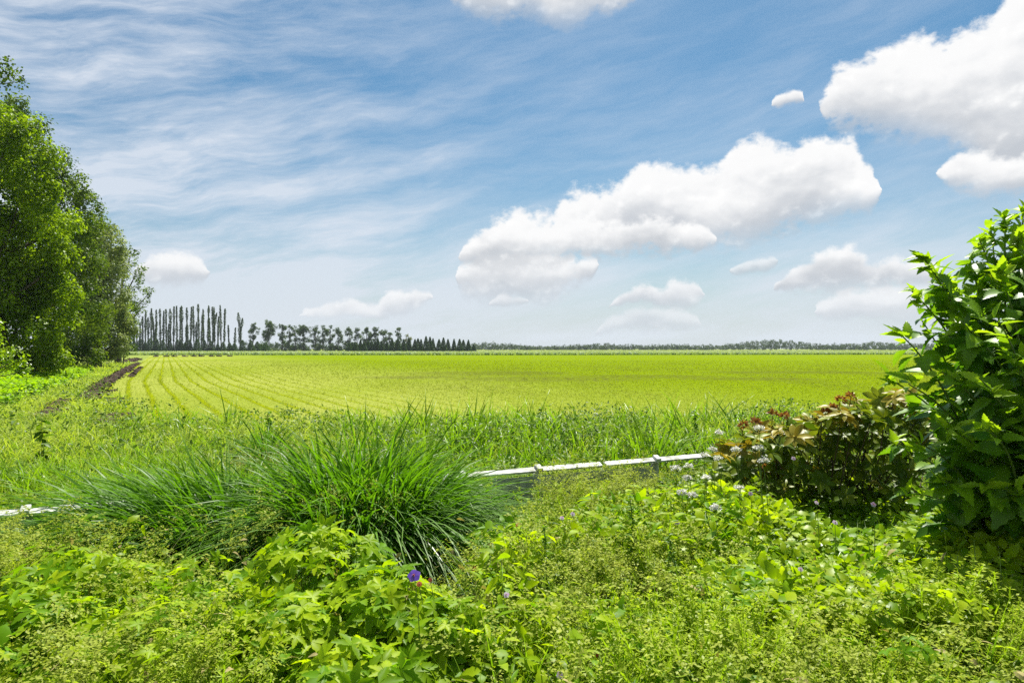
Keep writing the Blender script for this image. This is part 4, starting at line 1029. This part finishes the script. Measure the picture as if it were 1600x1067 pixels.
# ---- rhododendron with its dead flower heads
rc = wp(1300, HY, 6.3); rc[2] = 0
rh = thing('rhododendron', 'olive leaved rhododendron with rusty dead flower heads left of the shrub', 'shrub', rc)
OBL = [t_leaf(4, .21, fold=.2, curl=c, peak=.55) for c in (.15, .35, .5)]
gl, gs, gc = Geo(), Geo(), Geo()
RO = [(1125, 690, 6.3), (1150, 672, 6.3), (1190, 656, 6.2), (1240, 655, 6.2), (1280, 640, 6.2), (1310, 622, 6.2), (1360, 612, 6.3), (1400, 604, 6.3), (1440, 615, 6.2)]
nros = 380
for q in range(nros):
    f = U(0, 1); px = 1125 + 330 * f + rng.normal(0, 6); tp = np.interp(px, [p[0] for p in RO], [p[1] for p in RO])
    dep = U(-1, 1); py = tp + 8 + (U(0, 1) ** 1.7) * (795 - tp) * .82 + 16 * dep ** 2
    e = wp(px, py, 6.3 + dep * .75 * (1 - .15 * abs(f - .5)))
    frontal = py > tp + 40; cop = U(0, 1) < .42
    nr = unit(A([rng.normal(0, .4), -.55 if frontal else -.15, .8]) + rng.normal(0, .25, 3)); m = int(U(6, 11))
    an = np.arange(m) * 6.28 / m + U(0, 6); t1 = unit(np.cross(nr, A([.3, .5, .2]))); t2 = np.cross(nr, t1)
    rad = t1 * np.cos(an)[:, None] + t2 * np.sin(an)[:, None]; d = unit(rad + nr * U(.05, .75, m)[:, None])
    Xa, Ya, Za = frames(np.tile(nr, (m, 1)) + rng.normal(0, .2, (m, 3)) - rad * .2, m, d); sz = U(.08, .145, m)[:, None]; w = rng.integers(0, 3, m)
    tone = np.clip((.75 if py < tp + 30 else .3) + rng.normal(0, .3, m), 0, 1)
    for i, tm in enumerate(OBL):
        k_ = w == i
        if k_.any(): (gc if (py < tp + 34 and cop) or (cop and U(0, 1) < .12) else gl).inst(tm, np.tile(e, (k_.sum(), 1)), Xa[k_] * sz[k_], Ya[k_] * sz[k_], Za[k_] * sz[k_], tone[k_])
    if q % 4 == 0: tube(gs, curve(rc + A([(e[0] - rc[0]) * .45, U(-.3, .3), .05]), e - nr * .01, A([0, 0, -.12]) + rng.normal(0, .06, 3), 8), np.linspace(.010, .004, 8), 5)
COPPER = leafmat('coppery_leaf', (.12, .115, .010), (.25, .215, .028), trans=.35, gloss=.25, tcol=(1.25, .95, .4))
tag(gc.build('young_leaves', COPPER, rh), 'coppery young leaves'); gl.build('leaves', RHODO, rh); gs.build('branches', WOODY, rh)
RUST = leafmat('dead_flower', (.16, .070, .022), (.33, .165, .065), trans=.25, gloss=.1)
for px, py in ((1162, 668), (1208, 650), (1226, 654), (1246, 676), (1301, 640), (1313, 628), (1193, 737), (1180, 664), (1330, 622), (1290, 648)):
    g = Geo(); e = wp(px, py - 3, 5.95); n = 46; d = rdir(n); d[:, 2] = np.abs(d[:, 2]); Xa, Ya, Za = frames(rdir(n), n, unit(d)); s = U(.025, .055, n)[:, None]
    g.inst(DIAMOND, e + d * .018, Xa * s, Ya * s * .7, Za * s, U(0, 1, n)); tube(g, [e - A([0, -.03, .09]), e], [.004, .003], 5, .0); g.build('dead_flower_head', RUST, rh)

# ---- white umbels
UMB = leafmat('umbel_white', (.62, .64, .56), (.78, .79, .74), trans=.3, gloss=.1)
UM = [(1124, 674, 7.0, 'topmost white umbel, left of the rhododendron'), (1114, 700, 6.6, 'large white umbel at the right end of the rail'), (1100, 709, 6.6, 'white umbel touching the right tip of the rail'), (1122, 714, 6.3, 'white umbel just right of the rail tip'),
      (1056, 729, 6.4, 'wide flat white umbel under the right part of the rail'), (1076, 726, 6.5, 'second white umbel under the right part of the rail, right of the wide flat one'), (1074, 744, 6.2, 'small white umbel below the pair under the rail'), (1104, 744, 6.2, 'lone round white umbel low to the right of the rail'),
      (1066, 767, 5.8, 'white umbel left of a fainter one, among the flowering grass'), (1082, 771, 5.8, 'faint white umbel right of its twin among the flowering grass'), (1118, 790, 5.5, 'broad white umbel on a long bare stem, lowest of the umbels'), (1155, 760, 5.7, 'bright white umbel in front of the ground elder'),
      (1187, 667, 6.0, 'white umbel against the upper left of the rhododendron leaves'), (1184, 697, 5.9, 'white umbel halfway up the left end of the rhododendron'), (1193, 717, 5.8, 'white umbel low against the dark rhododendron foot'), (1150, 700, 6.0, 'small white umbel left of the rhododendron foot')]
for px, py, D, lb in UM:
    D *= .80; e = wp(px, py, D); b = A([e[0] + U(-.06, .06), e[1] + U(-.05, .05), 0]); o = thing('umbel_flower', lb, 'flower', b, 'white umbels')
    g = Geo(); C = curve(b, e - A([0, 0, .035]), A([.02, 0, 0]), 6); tube(g, C, np.linspace(.0035, .002, 6), 5)
    n = 13; R_ = U(.025, .037); an = np.arange(n) * 2.4; rr = R_ * np.sqrt((np.arange(n) + .5) / n); tp_ = e + np.stack([np.cos(an) * rr, np.sin(an) * rr, -.010 * (rr / R_) ** 2 + np.sin(an) * rr * .12 + rng.normal(0, .003, n)], 1)
    for j in range(0, n, 2): tube(g, [C[-1], tp_[j]], [.001, .0008], 3)
    g.build('stalk', STEM, o); g = Geo()
    m = n * 15; P = np.repeat(tp_, 15, 0) + rng.normal(0, .007, (m, 3)) * A([1, 1, .6]); Xa, Ya, Za = frames(rng.normal(0, .5, (m, 3)) + A([0, -.4, 1.]), m); s = U(.009, .015, m)[:, None]
    g.inst(DIAMOND, P, Xa * s, Ya * s, Za * s, U(0, 1, m)); g.build('flower_head', UMB, o)

# ---- purple and red blossoms
PURP = leafmat('violet_petal', (.11, .06, .55), (.22, .12, .75), trans=.4, gloss=.1, tcol=(1, 1, 1))
LILAC = leafmat('lilac_petal', (.36, .22, .60), (.50, .36, .72), trans=.4, gloss=.1, tcol=(1, 1, 1))
REDP = leafmat('red_brown_petal', (.25, .05, .02), (.50, .15, .06), trans=.35, gloss=.1, tcol=(1, .8, .6))
MAROON = leafmat('maroon_petal', (.10, .02, .015), (.20, .05, .03), trans=.3, gloss=.1, tcol=(1, .8, .6))
CENTRE = plainmat('flower_centre', (.45, .12, .20), (.65, .35, .30), 60.)
PET = t_leaf(4, .46, fold=.05, curl=.12, peak=.66)
def blossom(name, px, py, D, R_, mat, label, grp=None, petals=5, face=(0, -.75, .65), lift=None):
    e = wp(px, py, D); b = A([e[0] + U(-.05, .05), e[1] + .05, 0]); o = thing(name, label, 'flower', b, grp); f = unit(A(face) + rng.normal(0, .12, 3))
    g = Geo(); tube(g, curve(b, e - f * .004, A([.03, 0, 0]), 7), np.linspace(.0028, .0016, 7), 5); g.build('stalk', STEM, o)
    t1 = unit(np.cross(f, A([.2, .3, .9]))); t2 = np.cross(f, t1); an = np.arange(petals) * 6.283 / petals + U(0, 1)
    d = unit(t1 * np.cos(an)[:, None] + t2 * np.sin(an)[:, None] + f * .25)
    for j in range(petals):
        g = Geo(); Xa, Ya, Za = frames(f[None] * 1., 1, d[j:j + 1]); g.inst(PET, e[None], Xa * R_, Ya * R_, Za * R_, A([U(.1, .9)])); g.build('petal', mat, o)
    g = Geo(); n = 14; dd = unit(f + rng.normal(0, .45, (n, 3)))
    for j in range(n): tube(g, [e, e + dd[j] * R_ * .34], [R_ * .03, R_ * .05], 4)
    g.build('stamens', CENTRE, o); return o
blossom('purple_flower', 647, 899, 2.95, .030, PURP, 'large violet blue geranium flower above the central leafy clump', petals=5)
for px, py, D, R_, lb in ((791, 929, 3.7, .019, 'small lilac flower right of the central leafy clump'), (875, 1054, 2.9, .017, 'lilac flower at the bottom edge right of centre'), (895, 803, 5.0, .019, 'lilac flower in the flowering grass below the middle of the rail'),
     (878, 809, 4.9, .018, 'pale lilac flower just left of another below the middle of the rail'), (1058, 816, 4.9, .020, 'lilac flower left of the broad lowest umbel'), (1173, 771, 5.3, .020, 'lilac flower below the bright umbel in front of the ground elder'),
     (1204, 886, 4.0, .021, 'brightest lilac flower in the lower part of the ground elder'), (1251, 889, 4.0, .017, 'lilac flower right of the brightest one low in the ground elder'), (1305, 816, 4.6, .020, 'lilac flower in the middle of the ground elder'), (1276, 785, 5.0, .018, 'lilac flower near the upper edge of the ground elder, left'), (1365, 788, 4.9, .021, 'lilac flower at the upper right of the ground elder, under the shrub leaves'), (1240, 716, 5.6, .020, 'violet flower against the dark heart of the rhododendron')):
    blossom('lilac_flower', px, py, D * .88, R_ * .85, LILAC, lb, 'small lilac flowers')
for px, py, D, R_, mt, lb in ((742, 889, 3.9, .017, REDP, 'red brown flower right of the purple flower against the dark gap'), (655, 912, 3.4, .014, REDP, 'small orange brown bud beside the stalk of the purple flower'), (672, 906, 3.5, .011, REDP, 'tiny rusty bud right of the purple flower'), (810, 820, 4.6, .018, REDP, 'salmon red flower in the weeds below the left part of the rail'), (936, 980, 3.4, .014, MAROON, 'dark maroon seed head in the bedstraw, upper one'), (936, 1024, 3.1, .015, MAROON, 'dark maroon seed head near the bottom, lower one')):
    blossom('red_flower', px, py, D * .93, R_, mt, lb, 'small red brown flowers', petals=6)

# ---- single tall weeds that stand out
def weed(px, py, D, h, n, size, label, mat, name='tall_weed', tm=None, spread=.5, cat='weed', wst=.005, drop=0.):
    e = wp(px, py, D); b = A([e[0] + U(-.04, .04), e[1], max(0, e[2] - h)]); b[2] = 0; o = thing(name, label, cat, b); g = Geo(); C = curve(b, e, A([.02, 0, 0]), 9); tube(g, C, np.linspace(wst, wst * .35, 9), 5); g.build('stem', STEM, o)
    g = Geo(); s = U(.25, 1, n); P = np.stack([np.interp(s, np.linspace(0, 1, 9), C[:, i]) for i in range(3)], 1); yaw = U(0, 6.28, n); d = np.stack([np.cos(yaw), np.sin(yaw), U(-.1, .9, n) - drop], 1)
    Xa, Ya, Za = frames(rng.normal(0, .35, (n, 3)) + A([0, 0, 1.]), n, unit(d)); sz = (size * (1.15 - (.3 if drop else .6) * s) * U(.7, 1.2, n))[:, None]; g.inst(tm or t_leaf(4, .22, .1, curl=.3), P, Xa * sz, Ya * sz, Za * sz, U(0, 1, n)); g.build('leaves', mat, o)
weed(64, 650, 9.6, .9, 44, .15, 'tall thin dark weed with drooping leaves standing alone in the left meadow', COVER, drop=.9)
for px, py, D, lb in ((418, 642, 11.5, 'tall dark leafy weed at the field edge above the sedge'), (1085, 640, 11.5, 'tall dark weed at the field edge near the rhododendron'), (845, 636, 12.5, 'dark weed poking above the grass band at the middle of the field edge'), (1010, 634, 12.5, 'dark bushy weed at the field edge left of the rhododendron')):
    weed(px, py, D, .9, 60, .13, lb, REED)
weed(984, 772, 4.4, .6, 170, .065, 'thin dark upright weed in the middle of the flowering grass', REED, tm=t_leaf(3, .14, curl=.3))
weed(850, 822, 4.0, .6, 140, .06, 'feathery dark weed below the left end of the white rail, above the bedstraw', REED, tm=t_leaf(3, .14, curl=.3))
weed(1045, 835, 3.9, .6, 150, .06, 'feathery weed between the flowering grass and the ground elder', REED, tm=t_leaf(3, .13, curl=.3))
weed(770, 905, 3.4, .5, 120, .055, 'thin feathery weed right of the red brown flower', REED, tm=t_leaf(3, .13, curl=.3))
weed(1100, 765, 4.6, .6, 150, .065, 'feathery green weed left of the lowest white umbel', BEDS, tm=t_leaf(3, .08, curl=.4))
weed(800, 795, 4.9, .5, 46, .10, 'broad leaved yellow green seedling below the left part of the rail', ELDERG, tm=t_leaf(4, .38, curl=.4, peak=.6))
weed(895, 792, 4.9, .5, 30, .085, 'yellow leaved seedling with a dark stem below the middle of the rail', ELDERG)
for px, py, D, lb in ((1522, 843, 3.5, 'tallest cleavers shoot rising in front of the shrub foot'), (1562, 862, 3.4, 'cleavers shoot right of the tallest one by the shrub foot'), (1496, 868, 3.4, 'cleavers shoot left of the tallest one by the shrub foot'), (1420, 905, 3.3, 'cleavers shoot at the lower edge of the ground elder')):
    e = wp(px, py, D); b = A([e[0] - .06, e[1], 0.]); o = thing('cleavers_shoot', lb, 'weed', b, 'cleavers by the shrub foot'); g = Geo(); tube(g, curve(b, e, A([.03, 0, 0]), 8), np.linspace(.004, .002, 8), 5); g.build('stem', STEM, o)
    g = Geo(); n = 90; s = np.floor(U(.3, 1, n) * 10) / 10 + .05; C = curve(b, e, A([.03, 0, 0]), 9); P = np.stack([np.interp(s, np.linspace(0, 1, 9), C[:, i]) for i in range(3)], 1); yaw = U(0, 6.28, n)
    d = np.stack([np.cos(yaw), np.sin(yaw), U(.1, .8, n)], 1); Xa, Ya, Za = frames(rng.normal(0, .3, (n, 3)) + A([0, 0, 1.]), n, unit(d)); sz = (U(.03, .06, n) * (1.3 - .7 * s))[:, None]; g.inst(NEEDLE, P, Xa * sz, Ya * sz * 1.4, Za * sz, U(.4, 1, n)); g.build('leaves', BEDS, o)

# ------------------------------------------------------------------ the air: one even, thin haze round everything
g = Geo(); x0, x1, y0, y1, z0, z1 = -1500., 1500., -30., 1500., -1., 30.
V = A([[x, y, z] for z in (z0, z1) for y in (y0, y1) for x in (x0, x1)])
g.add(V, [[0, 2, 3], [0, 3, 1], [4, 5, 7], [4, 7, 6], [0, 1, 5], [0, 5, 4], [2, 6, 7], [2, 7, 3], [0, 4, 6], [0, 6, 2], [1, 3, 7], [1, 7, 5]])
m, o_ = newmat('haze'); pv = m.node_tree.nodes.new('ShaderNodeVolumePrincipled'); pv.inputs['Color'].default_value = (.80, .90, 1, 1); pv.inputs['Density'].default_value = .00012; pv.inputs['Anisotropy'].default_value = .3
link(pv.outputs[0], o_.inputs['Volume']); tag(g.build('haze', m), kind='stuff')
